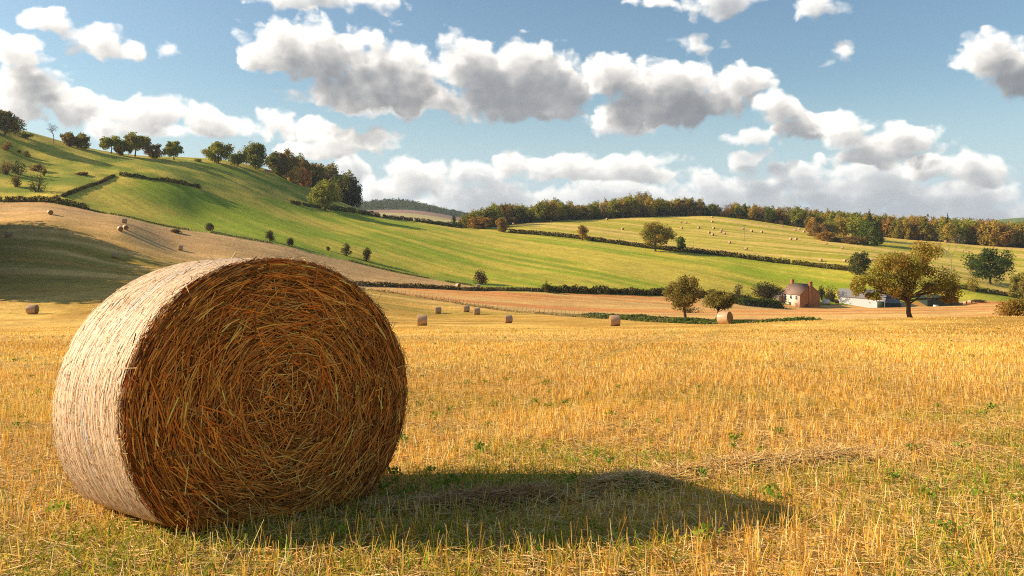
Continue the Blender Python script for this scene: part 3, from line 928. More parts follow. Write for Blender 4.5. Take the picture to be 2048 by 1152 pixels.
    c = pal[R.integers(0, len(pal), N)] * np.array((1.24, .87, .66)) * np.where(R.random(N) < .12, 1.25, 1.0)[:, None] * (R.uniform(.32, 1.35, N) * (.36 + .74 * lay) * (.65 + .7 * blot) * (.74 + .52 * coil))[:, None]  # straws set deeper get darker colour, painting in the shade between them
    se = obj('straw_end', mesh_data('straw_end', v, q, M_STRAW, np.repeat(np.clip(c, 0, .9), 9, 0)), root)
    se['kind'] = 'stuff'
    # long loose stalks across the end and rim, stray straws sticking out
    N = 420
    r = (BR - .10) * np.sqrt(R.uniform(0, 1, N)); tth = R.uniform(0, 2 * np.pi, N)
    C = P(r, tth, R.uniform(-.022, -.004, N) + .05 * np.clip((r - .60) / .12, 0, 1) ** 2)
    Tt = -np.sin(tth)[:, None] * e1 + np.cos(tth)[:, None] * e2; Rd = np.cos(tth)[:, None] * e1 + np.sin(tth)[:, None] * e2
    ang = R.normal(0, .8, N)
    T = unit(Tt * np.cos(ang)[:, None] + Rd * np.sin(ang)[:, None] + n * R.normal(.03, .12, N)[:, None])
    Nn = unit(n[None] + .3 * R.normal(size=(N, 3))); Nn = unit(Nn - (Nn * T).sum(1, keepdims=True) * T)
    v, q = straw_ribbons(C, T, Nn, R.uniform(.09, .26, N), R.uniform(.003, .0052, N), R)
    c = np.array((.66, .34, .08)) * R.uniform(.7, 1.3, (N, 1))
    tag(obj('loose_stalk', mesh_data('loose_stalk', v, q, M_STRAW, np.repeat(np.clip(c, 0, .9), 9, 0)), se), kind='stuff')
    N = 520
    tth = R.uniform(-.25, np.pi + .5, N); s = np.where(R.random(N) < .45, R.uniform(.0, .06, N), R.uniform(0, L, N))
    r = BR + R.uniform(0, .012, N)
    C = P(r, tth, s)
    No = unit(P(r + .01, tth, s) - C); Tt = unit(P(r, tth + e, s) - C); Ax = np.cross(No, Tt)
    T = unit(Tt * R.normal(0, .8, N)[:, None] + Ax * R.normal(0, .6, N)[:, None] + No * np.abs(R.normal(.0, .2, N))[:, None])
    Nn = unit(np.cross(T, R.normal(size=(N, 3))))
    v, q = straw_ribbons(C, T, Nn, R.uniform(.03, .11, N), R.uniform(.002, .0038, N), R)
    c = np.array((.62, .42, .19)) * R.uniform(.7, 1.2, (N, 1))
    tag(obj('stray_straw', mesh_data('stray_straw', v, q, M_STRAW, np.repeat(np.clip(c, 0, .9), 9, 0)), root), kind='stuff')
hero_bale()

def bale_data(nth, L, seed, rough=.012):
    """A field bale along local X, resting on z=0: wrapped side and two ends."""
    R = np.random.default_rng(seed)
    th = np.linspace(0, 2 * np.pi, nth, endpoint=False)
    prof = np.array([(.0, -L / 2 + .02), (.4, -L / 2 + .01), (.64, -L / 2), (.70, -L / 2 + .025), (.72, -L / 2 + .09), (.728, 0), (.72, L / 2 - .09), (.70, L / 2 - .025), (.64, L / 2), (.4, L / 2 - .01), (0, L / 2 - .02)])
    rr = prof[:, 0][:, None] * (1 + rough * R.normal(size=(1, nth)) + rough * .6 * np.sin(2 * th + R.uniform(0, 6))[None])
    V = np.stack([prof[:, 1][:, None] + 0 * th[None], rr * np.cos(th)[None], BR - .03 + rr * np.sin(th)[None] * .97], -1)
    V[..., 2] = np.maximum(V[..., 2], .0)
    m = len(prof)
    i = np.arange(m - 1)[:, None] * nth; j = np.arange(nth)[None]
    Q = np.stack([i + j, i + (j + 1) % nth, i + nth + (j + 1) % nth, i + nth + j], -1).reshape(-1, 4)
    ring = np.repeat(np.arange(m - 1), nth)
    W = np.stack(np.broadcast_arrays(th[None] * np.maximum(prof[:, 0], .2)[:, None], np.where(prof[:, 0] < .66, prof[:, 0], prof[:, 1])[:, None], 0 * th[None]), -1).reshape(-1, 3)
    return V.reshape(-1, 3), Q, ring, W

def make_bale_meshes(L, seed):
    V, Q, ring, W = bale_data(40, L, seed)
    out = []
    for nm, sel, mat in (('net_wrap', (ring >= 3) & (ring <= 6), M_NET_FIELD), ('straw_end', ring < 3, M_END), ('straw_end', ring > 6, M_END)):
        q = Q[sel]; used = np.unique(q); rm = np.zeros(len(V), int); rm[used] = np.arange(len(used))
        me = mesh_data(nm, V[used], rm[q], mat, smooth=True); set_wrap(me, W[used]); out.append(me)
    return out
BALE_A = make_bale_meshes(1.3, 3)
def small_bale_mesh():
    V, Q, ring, W = bale_data(20, 1.25, 9)
    me = mesh_data('round_bale', V, Q, [M_NET_FIELD, M_END], smooth=True, mi=np.where((ring >= 3) & (ring <= 6), 0, 1)); set_wrap(me, W)
    return me
BALE_S = small_bale_mesh()

def bale(px, row, d, label, yaw, group, parts=True, s=1.0, exact=False):
    x, y, z = on(px, d) if exact else at(px, row, d, .10)
    # lie on the slope
    dz = (gz(x + .6 * math.cos(yaw), y + .6 * math.sin(yaw)) - gz(x - .6 * math.cos(yaw), y - .6 * math.sin(yaw))) / 1.2
    if parts:
        e = empty('round_bale', (x, y, z), label, 'straw bale', group)
        e.rotation_euler = (0, -math.atan(dz), yaw)
        for me in BALE_A:
            obj(me.name.split('.')[0], me, e)
    else:
        e = obj('round_bale', BALE_S, loc=(x, y, z - .03), rot=(0, -math.atan(dz), yaw))
        tag(e, label, 'straw bale', group)
    e.scale = (s, s, s)
    return e

G1 = 'round bales in the lower stubble'
bale(844, 651, 90, 'grey round bale lying alone just right of the huge bale, lowest of the valley group', .15, G1, s=.86)
bale(875, 627, 170, 'small round bale below the post fence, leftmost of the trio near the fence', .35, G1)
bale(932, 624, 173, 'small round bale in the middle of the trio beneath the post fence', .35, G1)
bale(953, 629, 166, 'small round bale with brown end, rightmost of the trio beneath the post fence', .3, G1)
bale(1016, 647, 112, 'low dark round bale alone on the stubble right of the fence trio', .3, G1, s=.8)
bale(1229, 652, 88, 'grey round bale at the edge of the green verge left of the two valley trees', .1, G1, s=.84)
bale(1451, 649, 88, 'larger round bale with pale wrap and dark end beside the forked valley tree', -.75, G1)
bale(65, 628, 119, 'shaded grey round bale nearest the picture edge left of the huge bale', .1, 'round bales on the left stubble slope')
G2 = 'round bales on the left stubble slope'
for px, row, d, lab, yw in ((17,474,209,'dark round bale in cloud shade at the far left of the stubble slope',.2),
                            (229,516,207,'dark round bale in the tree shade directly above the huge bale shoulder',.4),
                            (359,500,236,'round bale lying alone in sun above the top of the huge bale',.9),
                            (240,462,228,'sunlit round bale, left one of the touching pair on the slope',-.9),
                            (251,459,232,'sunlit round bale, right one of the touching pair on the slope',-.9),
                            (248,446,247,'shaded round bale just uphill of the touching pair',.3),
                            (100,429,238,'sunlit round bale just below the scrubby hedge on the slope',-.8)):
    bale(px, row, d, lab, yw, G2)
bale(916, 575, 272, 'pale round bale at the tip of the stubble beside the lone round shrub', -.9, G2)
bale(956, 577, 272, 'half hidden dull round bale in the hedge foot below the lone round shrub', .2, G2)

G3 = 'tiny round bales scattered over the far field'
FARB = [(1027,450,540,'pale round bale at the far field corner by the orange bush tree'),(1102,444,575,'rusty round bale under the wood edge left of the far field'),
 (1139,443,585,'dim round bale touching the wood shade on the far field'),(1214,440,590,'pale round bale on the far field top under the wood, left of the field oak'),
 (1245,460,520,'lone round bale on green grass left of the field oak'),(1340,498,436,'round bale almost hidden behind the field oak trunk'),
 (1362,446,570,'upper bale of the two above each other right of the field oak'),(1372,447,566,'tiny faint bale close right of the upper of two bales by the oak'),
 (1363,458,525,'lower bale of the two above each other right of the field oak'),(1397,457,525,'lone bale midway between the field oak and the middle cluster'),
 (1424,436,612,'highest bale on the crest of the far field'),(1424,445,575,'second bale directly under the crest bale of the far field'),
 (1427,458,520,'upper left bale of the middle cluster on the far field'),(1418,467,497,'leftmost bale of the middle cluster on the far field'),
 (1425,471,488,'lowest bale of the middle cluster on the far field'),(1443,462,508,'upper bale of the close pair in the middle cluster'),
 (1441,466,498,'lower bale of the close pair in the middle cluster'),(1449,469,490,'rightmost bale of the middle cluster on the far field'),
 (1486,459,512,'round bale just left of the telegraph pole on the far field'),(1503,464,495,'bigger round bale just right of the telegraph pole'),
 (1523,466,490,'second round bale right of the telegraph pole'),(1459,487,450,'lone bale below the middle cluster left of the telegraph pole foot'),
 (1492,500,425,'lowest bale directly below the telegraph pole foot'),(1561,448,590,'upper bale of two by the wood edge at the field top'),
 (1564,454,565,'lower bale of two by the wood edge at the field top'),(1538,444,605,'brown bale in shade at the wood edge, left of its neighbour'),
 (1549,445,602,'brown bale in shade at the wood edge, right of its neighbour'),(1590,462,535,'left bale of the three beside the rusty thicket'),
 (1598,460,540,'upper bale of the three beside the rusty thicket'),(1608,465,525,'right bale of the three touching the rusty thicket'),
 (1581,480,475,'left bale of the level pair below the rusty thicket'),(1592,480,474,'right bale of the level pair below the rusty thicket'),
 (1652,490,455,'lone bale under the green thicket trees'),(1684,498,440,'lone bale lower right of the green thicket trees'),
 (1641,523,392,'round bale beside the long dark hedge above the farmhouse'),(1689,524,392,'round bale left of the dark olive tree by the hedge'),
 (1743,522,395,'bale glimpsed between the dark olive tree and the great spreading tree'),(1891,485,530,'bale by the wood edge above the great spreading tree')]
_r = random.Random(4)
for px, row, d, lab in FARB:
    bale(px, row, d, lab, -.8 + _r.uniform(-.35, .35), G3, parts=False, s=1.08)

# ------------------------------------------------------------------ stubble, grass, loose straw, weeds
def sample_field(n, d0, d1, R, umax=.70, pw=0.0):
    """points on the near field between distances d0 and d1, uniform in area times d**-pw"""
    t = R.uniform(0, 1, n)
    k = 2 - pw
    y = (d0 ** k + t * (d1 ** k - d0 ** k)) ** (1 / k)
    x = R.uniform(-umax, umax, n) * (y + .4)
    return x, y

def inside_bale(x, y):
    """under the huge bale"""
    n = np.array([math.sin(.765), -math.cos(.765)]); e = np.array([math.cos(.765), math.sin(.765)])
    dx, dy = x + 1.074, y - 3.765
    s = -(dx * n[0] + dy * n[1]); r = dx * e[0] + dy * e[1]
    return (s > .05) & (s < .84) & (np.abs(r) < .44)

def green_patch(x, y):
    """0..1: how grassy the ground is"""
    g = smoothstep(.54, .72, fbm(x / 1.3 + 3, y / 1.3, 41, 3))
    g = g * smoothstep(16, 4, y) * .8
    sh = np.exp(-(((x + .05) / .75) ** 2 + ((y - 4.55) / .35) ** 2)) * 1.1     # lush strip beside the bale
    sh2 = np.exp(-(((x - .9) / .6) ** 2 + ((y - 4.6) / .2) ** 2)) * .6
    return np.clip(np.maximum(g, np.maximum(sh, sh2)) + smoothstep(3.6, 3.0, y) * .06, 0, 1)

def swath(x, y):
    """0..1 along the raked line of loose straw"""
    line = np.interp(x, [-.6, -.06, .2, .78, 1.5, 2.5, 3.8], [3.86, 4.02, 4.2, 4.5, 5.0, 5.5, 5.9])
    wob = .10 * (vnoise(x * 2.2, x * 0, 9) - .5)
    return np.exp(-((y - line - wob) / (.15 + .03 * np.maximum(x, 0))) ** 2) * smoothstep(-.9, -.3, x) * smoothstep(3.6, 2.2, x) * np.clip(smoothstep(.25, .6, fbm(x / .35, y / .2, 91, 3)) * (1.25 - .3 * np.clip(x - .9, 0, 3)), 0, 1)

def blades(x, y, h, w, R, lean=.25, bow=.15, seg=2):
    """upright blades: two stacked quads each, tapering"""
    n = len(x)
    z = ground_z(x, y) - .01
    yaw = R.uniform(0, np.pi, n)
    ax = np.stack([np.cos(yaw), np.sin(yaw), 0 * yaw], 1)
    dirn = np.c_[R.normal(0, lean, n), R.normal(0, lean, n), np.ones(n)]
    dirn = unit(dirn)
    bv = np.c_[R.normal(0, 1, n), R.normal(0, 1, n), 0 * yaw] * bow
    p0 = np.c_[x, y, z]
    V = np.empty((n, 6, 3))
    for k, (t, ws) in enumerate(((0, 1.0), (.55, .9), (1.0, .55))):
        c = p0 + dirn * (h * t)[:, None] + bv * (h * t * t)[:, None]
        V[:, 2 * k] = c - ax * (w * ws / 2)[:, None]; V[:, 2 * k + 1] = c + ax * (w * ws / 2)[:, None]
    b = np.arange(n)[:, None] * 6
    Q = np.concatenate([b + np.array([[0, 1, 3, 2]]), b + np.array([[2, 3, 5, 4]])])
    return V.reshape(-1, 3), Q

def near_cover():
    R = np.random.default_rng(5)
    # --- standing stubble
    xs, ys = [], []
    for n, d0, d1 in ((30000, 2.7, 6.5), (70000, 6, 13), (104000, 13, 28), (70000, 28, 56), (56000, 56, 112)):
        x, y = sample_field(n, d0, d1, R, pw=.5)
        # drilled rows running away towards the valley
        rd = np.array([.30, 1.0]); rd /= np.linalg.norm(rd)
        ac = x * rd[1] - y * rd[0]
        sp = .17
        snap = np.round(ac / sp) * sp + R.normal(0, .038, len(x))
        dl = snap - ac
        x = x + dl * rd[1]; y = y - dl * rd[0]
        px = 1024 + F * x / y
        ok = (R.random(len(x)) > .75 * green_patch(x, y)) & ~inside_bale(x, y) & (R.random(len(x)) > .9 * swath(x, y)) & (y > 2.4)
        ok &= (y < edge(L_NEAR, px) + np.where(px > 1480, 8, -3)) | (px < 690)
        ok &= R.random(len(x)) > .85 * tram(x, y)
        cl = fbm(x / .5, y / .5, 44, 2) * .55 + fbm(x / 4, y / 4, 45, 2) * .45
        al_ = x * rd[0] + y * rd[1]
        band = fbm(ac / .9, al_ / 30, 48, 2)
        ok &= R.random(len(x)) < (smoothstep(.30, .6, cl) * .9 + .1) * (.62 + .38 * smoothstep(.35, .6, band))
        fade = np.clip((y - 24) / 62, 0, 1) ** .8 * smoothstep(1700, 1300, px)
        ok &= R.random(len(x)) > fade
        xs.append(x[ok]); ys.append(y[ok])
    x, y = np.concatenate(xs), np.concatenate(ys)
    n = len(x)
    h = R.uniform(.04, .112, n) * (.75 + .5 * fbm(x / 1.5, y / 1.5, 46, 2)) * np.where(R.random(n) < .08, 1.45, 1)
    h = h * (1 + .22 * smoothstep(3.9, 3.1, y))
    w = np.maximum(R.uniform(.003, .0052, n), y * R.uniform(.0003, .0008, n))
    V, Q = blades(x, y, h, w, R, .17, .06)
    pal = np.array([(.84, .50, .11), (.76, .385, .065), (.88, .62, .22), (.64, .29, .04), (.82, .43, .095), (.72, .46, .055), (.88, .66, .30)])
    warm = fbm(x / 5, y / 5, 47, 3)
    bnd = fbm((x * rd[1] - y * rd[0]) / .9, (x * rd[0] + y * rd[1]) / 30, 48, 2)
    c = pal[R.integers(0, len(pal), n)] * (R.uniform(.78, 1.2, n) * (.75 + .5 * warm) * (.84 + .32 * bnd))[:, None]
    gr = green_patch(x, y)[:, None] * .35
    c = c * (1 - gr) + np.array((.26, .26, .04)) * gr
    tag(obj('stubble', mesh_data('stubble', V, Q, M_BLADE, np.repeat(np.clip(c, 0, .9), 6, 0))), 'standing golden straw stubble over the near field', 'stubble', kind='stuff')
    # --- chaff and fallen straw lying between
    xs, ys = [], []
    for m_, d0, d1 in ((30000, 2.7, 7), (30000, 7, 16), (26000, 16, 40)):
        x, y = sample_field(m_, d0, d1, R, pw=.6)
        ok = ~inside_bale(x, y)
        xs.append(x[ok]); ys.append(y[ok])
    x = np.concatenate(xs + [R.uniform(-.9, 3.6, 26000)]); 
    yl = np.interp(x[-26000:], [-.6, -.06, .2, .78, 1.5, 2.5, 3.8], [3.86, 4.02, 4.2, 4.5, 5.0, 5.5, 5.9])
    y = np.concatenate(ys + [yl + R.normal(0, .13, 26000)])
    sw = swath(x, y)
    keep = np.ones(len(x), bool); keep[-26000:] = R.random(26000) < sw[-26000:]
    keep &= ~inside_bale(x, y)
    x, y, sw = x[keep], y[keep], sw[keep]
    n = len(x)
    z = ground_z(x, y) + R.uniform(.003, .028, n) + sw * R.uniform(0, .04, n)
    yaw = R.uniform(0, 2 * np.pi, n)
    yaw = np.where(sw > .3, R.normal(.42, .85, n), yaw)
    T = unit(np.c_[np.cos(yaw), np.sin(yaw), R.normal(0, .22, n)])
    Nn = np.tile([0, 0, 1.0], (n, 1)); Nn = unit(Nn - (Nn * T).sum(1, keepdims=True) * T)
    v, q = straw_ribbons(np.c_[x, y, z], T, Nn, R.uniform(.03, .15, n) * (1 + .8 * sw), np.maximum(R.uniform(.0025, .005, n), y * .0005), R)
    pal2 = np.array([(.72, .44, .12), (.58, .31, .07), (.80, .56, .24), (.42, .20, .04), (.64, .35, .12), (.74, .45, .19)])
    c = pal2[R.integers(0, 6, n)] * R.uniform(.6, 1.2, (n, 1))
    c = c * (1 - sw[:, None] * np.array((.28, .42, .5)) * (x < .5)[:, None])  # shade painted into the swath's colour where the bale's shadow lies
    tag(obj('fallen_straw', mesh_data('fallen_straw', v, q, M_STRAW, np.repeat(np.clip(c, 0, .9), 9, 0))), 'loose straw and chaff lying over the near field, raked into a line beside the bale', 'straw', kind='stuff')
    # --- grass blades coming up green
    xs, ys = [], []
    for m_, d0, d1 in ((60000, 2.7, 6.5), (40000, 6.5, 13), (20000, 13, 30)):
        x, y = sample_field(m_, d0, d1, R, pw=.4)
        g = green_patch(x, y)
        lush = np.exp(-(((x - .05) / .85) ** 2 + ((y - 4.45) / .4) ** 2)) * 1.1
        ok = (R.random(m_) < np.maximum(g * .62, lush) + .045 + .10 * smoothstep(5.5, 3, y)) & ~inside_bale(x, y) & (R.random(m_) > .8 * swath(x, y))
        xs.append(x[ok]); ys.append(y[ok])
    x, y = np.concatenate(xs), np.concatenate(ys); n = len(x)
    g = green_patch(x, y)
    h = R.uniform(.03, .09, n) * (.6 + .5 * g)
    w = np.maximum(R.uniform(.0025, .0055, n), y * .0006)
    V, Q = blades(x, y, h, w, R, .42, .35)
    pg = np.array([(.20, .31, .025), (.38, .37, .03), (.56, .44, .05), (.15, .24, .025), (.64, .46, .07)])
    ci = np.clip((R.random(n) * 5 - g * 1.8).astype(int), 0, 4)
    c = pg[ci] * R.uniform(.7, 1.25, (n, 1))
    tag(obj('grass', mesh_data('grass', V, Q, M_BLADE, np.repeat(np.clip(c, 0, .9), 6, 0))), 'fresh green and yellow grass coming up through the stubble', 'grass', kind='stuff')
    # --- small broad-leaved weeds
    x, y = sample_field(900, 3.0, 60, R, pw=1.1)
    ok = (R.random(900) < .12 + .9 * smoothstep(.5, .68, fbm(x / 5, y / 5, 51, 2))) & ~inside_bale(x, y)
    x, y = x[ok], y[ok]
    hot = [(1640,750),(1980,825),(1940,835),(1905,690),(1795,690),(1860,905),(1480,905),(1975,1010),(1950,1075),(935,770),(1010,712),(900,690),(970,690),(1560,1000),(940,905),(1110,685),(1170,925),(820,735),(860,700),(840,1000),(800,990),(890,985),(40,725),(30,760),(20,800),(1770,960)]
    hx, hy = [], []
    for (px, row) in hot:
        ds = np.geomspace(2.8, 80, 400); xx = (px - 1024) / F * ds
        rr = HZ - F * (ground_z(xx, ds) - ZC) / ds
        i = int(np.argmin(np.abs(rr - row)))
        for k in range(3): hx.append(xx[i] + R.normal(0, .05 + .008 * ds[i])); hy.append(ds[i] + R.normal(0, .05 + .015 * ds[i]))
    x, y = np.r_[x, hx], np.r_[y, hy]
    acc = Acc()
    zz = ground_z(x, y)
    for i in range(len(x)):
        m_ = R.integers(16, 34); rad = R.uniform(.02, .06) * (1 + y[i] / 80)
        a = R.uniform(0, 2 * np.pi, m_); r = R.uniform(.2, 1, m_) * rad
        C = np.c_[x[i] + np.cos(a) * r, y[i] + np.sin(a) * r, zz[i] + .03 + R.uniform(0, .9, m_) * rad]
        v, q = leaf_quads(C, rad * .24, R, unit(np.c_[np.cos(a) * .5, np.sin(a) * .5, np.ones(m_)]))
        cc = np.array([(.17, .26, .035), (.24, .32, .04), (.13, .21, .03)][R.integers(0, 3)])
        acc.add(v, q, np.repeat(cc[None] * R.uniform(.7, 1.3, (m_, 1)), 4, 0))
    v, q, c = acc.get()
    tag(obj('weeds', mesh_data('weeds', v, q, M_LEAF, c)), 'small broad leaved green weeds dotted over the near stubble', 'weeds', kind='stuff')
near_cover()

# ------------------------------------------------------------------ hedges and banks
HSC = hedge(line_pts(L_STUB, 1.0, -250, 175), 1.6, 3.2, [(.11, .075, .025), (.09, .085, .02), (.15, .09, .03), (.06, .06, .018)], 'scrubby brown hedge bank along the top of the left stubble slope', 61, .26, 34, hvar=.55, gap=.1)
hedge(line_pts(L_STUB, 1.0, 175, 470), .5, 1.0, [(.14, .10, .035), (.12, .11, .025)], 'thin ragged hedge line running down between stubble and pasture above the huge bale', 62, .16, 16, gap=.42, hvar=.6)
hedge(line_pts(L_STUB, .8, 470, 1000), .55, .9, [(.16, .13, .04), (.13, .14, .03), (.2, .15, .05)], 'rough grass strip along the wire fence below the pasture shrubs', 63, .16, 18, gap=.3, hvar=.6)
hedge(line_pts(L_VEE, 0, 125, 228), 1.0, 1.7, [(.16, .10, .035), (.12, .085, .025), (.13, .115, .03)], 'reddish brown hedge climbing from the stubble corner to the bend', 64, .24, 34, gap=.08, hvar=.5)
hedge(line_pts(L_VEE, 0, 228, 400), 1.45, 2.0, [(.06, .06, .016), (.11, .085, .025), (.085, .085, .02)], 'dark bushy hedge running from the bend along the top of the bright pasture', 65, .26, 34, gap=.24, hvar=1.0)
hedge(line_pts(L_TRACK, 0, 583, 640), 1.5, 2.0, DARK + [(.09, .085, .02)], 'short dark hedge just left of the round yellow green tree', 66, .26, 34, gap=.1)
hedge(line_pts(L_TRACK, 0, 658, 712), 2.4, 2.6, DARK + [(.07, .08, .02)], 'dark hedge starting under the round yellow green tree', 67, .28, 38)
hedge(line_pts(L_TRACK, 0, 716, 760), 2.3, 2.6, DARK + [(.07, .08, .02)], 'dark hedge below the end of the hill wood', 68, .28, 38)
hedge(line_pts(L_TRACK, 0, 766, 826), 2.2, 2.6, DARK + [(.08, .085, .02)], 'clipped dark hedge in the gap under the distant hill', 69, .28, 38)
hedge(line_pts(L_TRACK, 0, 829, 925), 2.4, 2.8, DARK + [(.08, .08, .022)], 'long dark hedge ending at the conifer by the ridge wood', 70, .3, 38)
HEDGED = [(.050, .045, .014), (.075, .055, .018), (.040, .042, .013), (.10, .07, .022)]
hedge(line_pts(L_DARK, 0, 1018, 1345), 2.5, 2.2, HEDGED, 'long dark hedge between pasture and far field, left of the field oak', 71, .30, 36, hvar=.25)
hedge(line_pts(L_DARK, 0, 1345, 1580), 2.6, 2.2, HEDGED, 'long dark hedge between pasture and far field, right of the field oak', 72, .30, 36, hvar=.25)
hedge(line_pts(L_DARK, 0, 1584, 1715), 2.2, 2.4, [(.10, .07, .025), (.075, .06, .02), (.12, .085, .03)], 'brown hedge continuing above the farmhouse to the dark olive tree', 73, .28, 34, hvar=.35)
hedge(line_pts(L_DARK, 0, 1900, 2120), 2.0, 2.4, [(.12, .08, .03), (.09, .075, .025)], 'low brown hedge below the dark green oak', 74, .28, 30, hvar=.4)
VH = [(.12, .085, .028), (.085, .075, .022), (.16, .115, .035), (.06, .055, .018)]
hedge(line_pts(L_STRIP, 3, 690, 1085), 1.2, 3.0, [(.20, .15, .045), (.15, .11, .035), (.11, .095, .03), (.24, .18, .06)], 'rough brown hedge bank across the valley behind the orange stubble', 75, .26, 36, hvar=.5)
hedge(line_pts(L_STRIP, 3, 1085, 1330), 2.1, 3.4, VH, 'thick olive brown hedge along the pasture foot left of the two valley trees', 76, .32, 40, hvar=.85)
hedge(line_pts(L_STRIP, 3, 1330, 1500), 2.4, 3.6, VH, 'hedge behind the two valley trees', 77, .32, 40, hvar=.85)
hedge(line_pts([(1470,0,292),(1510,0,296),(1560,0,302)]), 2.6, 5.5, GREEN + [(.09, .09, .022)], 'green bramble mound in front of the dark thicket', 78, .32, 70, hvar=.5)
VG = [(.10, .13, .028), (.14, .15, .035), (.17, .15, .05), (.075, .10, .022)]
hedge(line_pts(L_NEAR, 7, 1180, 1400, 4), .85, 7, VG, 'rank green verge of tall weeds in front of the dark round valley tree', 79, .22, 80, hvar=.5, cat='verge')
hedge(line_pts(L_NEAR, 7, 1400, 1620, 4), .6, 6, VG, 'low green weed verge beyond the pale wrapped bale', 80, .20, 60, hvar=.5, cat='verge')
hedge(line_pts(L_NEAR, 1, 690, 1180, 4), .55, 1.2, [(.36, .27, .10), (.28, .20, .07), (.42, .30, .12)], 'dry grass along the foot of the post fence', 81, .14, 16, hvar=.6, gap=.2, cat='grass strip')

# ------------------------------------------------------------------ fences and poles
def fence(pts, label, hp=1.15, r=.045, n=None, wires=3, rails=False):
    pts = np.asarray(pts)
    seg = np.r_[0, np.cumsum(np.hypot(*np.diff(pts, axis=0).T))]
    n = n or int(seg[-1] / 3.2)
    s = np.linspace(0, seg[-1], n)
    X, Y = np.interp(s, seg, pts[:, 0]), np.interp(s, seg, pts[:, 1])
    Z = ground_z(X, Y)
    o0 = (X[0], Y[0], Z[0])
    e = empty('post_fence', o0, label, 'fence')
    v, q = tube(np.array([[0, 0, -.1], [0, 0, hp * .6], [.0, 0, hp], [0, 0, hp + .03]]), np.array([r, r, r * .9, r * .3]), 6)
    me = mesh_data('post', v, q, M_POST)
    R = random.Random(3)
    for i in range(n):
        p = obj('post', me, e, (X[i] - X[0], Y[i] - Y[0], Z[i] - Z[0]), (R.uniform(-.06, .06), R.uniform(-.06, .06), 0))
        p.scale = (1, 1, R.uniform(.9, 1.1))
    acc = Acc()
    for k in range(wires):
        P = np.c_[X - X[0], Y - Y[0], Z - Z[0] + hp * (.35 + .6 * k / max(1, wires - 1))]
        acc.add(*tube(P, np.full(n, .006), 4))
    v, q, _ = acc.get()
    obj('wire', mesh_data('wire', v, q, M_WIRE), e)
    return e
fence(line_pts(L_NEAR, 2.5, 722, 1010), 'pale post and wire fence between golden field and orange stubble, bale trio below it', n=38)
fence(line_pts(L_NEAR, 2.5, 1012, 1215), 'post and wire fence running into the green verge', n=24)
fence(line_pts(L_STUB, 0, 330, 700), 'thin post fence along the pasture edge above the huge bale', r=.06, n=52)
fence(line_pts(L_STUB, 0, 705, 1075), 'post fence along the pasture edge by the lone round shrub', r=.06, n=34)

def pole(px, row, d, h, label, r=.13, arm=True):
    x, y, z = at(px, row, d, .12)
    e = empty('telegraph_pole', (x, y, z), label, 'pole', 'telegraph poles')
    v, q = tube(np.array([[0, 0, -.3], [0, 0, h * .5], [0, 0, h], [0, 0, h + .02]]), np.array([r, r * .85, r * .7, .01]), 8)
    obj('shaft', mesh_data('shaft', v, q, M_POST), e)
    if arm:
        v, q = tube(np.array([[-.9, 0, h - .5], [.9, 0, h - .5]]), np.array([.07, .07]), 6)
        obj('crossarm', mesh_data('crossarm', v, q, M_POST), e)
    return e
pole(1489, 483, 452, 10.0, 'tallest telegraph pole, standing in the middle of the far field')
pole(1387, 497, 428, 4.6, 'short thin pole between the field oak and the telegraph pole', .08, False)
pole(1620, 521, 395, 4.6, 'short thin pole by the long hedge above the farmhouse', .08, False)
pole(1653, 540, 372, 3.4, 'small pole at the brown hedge above the farmhouse chimney', .08, False)
pole(1077, 441, 582, 8.5, 'pale pole against the dark ridge wood', .14, False)
pole(975, 456, 500, 7.0, 'pole beside the rusty bushes at the near end of the ridge wood', .12, False)

# ------------------------------------------------------------------ trees
def T(px, row, d, hpx, wpx, pal, seed, label, base=.28, lobes=14, leaves=3600, leaf=None, group=None, name='tree', **kw):
    x, y, z = at(px, row, d, .10) if d else at(px, row, float(edge(L_CREST, px)) - 2, .02)
    k = y / F
    H, W = hpx * k, wpx * k
    leaf = leaf or max(.085, y / F * 1.65)
    leaves = int(leaves * 1.5)
    return tree((x, y, z - .05), tree_data(name, H, W, pal, seed, base, lobes, leaves, leaf, **kw), label, group=group, name=name)

T(1371, 636, 150, 90, 84, [(.19, .14, .035), (.15, .115, .03), (.23, .16, .035), (.12, .10, .025)], 101, 'dark round olive brown tree with slanting trunk standing in the verge', base=.30, lobes=24, leaves=7000, lean=(-.05, 0), trunk=.26, fork=.28)
T(1429, 646, 118, 72, 66, [(.21, .165, .038), (.17, .14, .034), (.26, .19, .045)], 102, 'smaller forked valley tree leaning over the pale wrapped bale', base=.40, lobes=16, leaves=3600, lean=(.12, 0), trunk=.15, fork=.22, shape='flat')
T(1817, 640, 112, 158, 222, [(.26, .21, .036), (.22, .195, .033), (.31, .20, .04), (.20, .185, .032)], 103, 'great spreading autumn tree with forked limbs in front of the barn', base=.17, lobes=44, leaf=.13, leaves=16000, accents=[(.30, .165, .035), (.25, .175, .034), (.28, .14, .032)], trunk=.40, fork=.13, limb=.8, D=5, plan=[(-0.221,0.759,0.099),(0.086,0.905,0.099),(-0.027,0.810,0.081),(-0.401,0.519,0.081),(-0.464,0.418,0.059),(-0.275,0.570,0.108),(-0.086,0.633,0.126),(0.117,0.665,0.117),(0.288,0.557,0.108),(0.396,0.411,0.081),(0.230,0.430,0.090),(-0.027,0.468,0.099),(-0.198,0.424,0.090),(0.140,0.810,0.081),(-0.140,0.759,0.072),(0.041,0.747,0.108),(-0.347,0.348,0.054),(0.329,0.316,0.054)])
T(1311, 503, 427, 63, 74, OLIVE + [(.20, .135, .03)], 104, 'broad lone field oak standing on the long dark hedge', base=.2, lobes=22, leaves=4200, accents=GOLD)
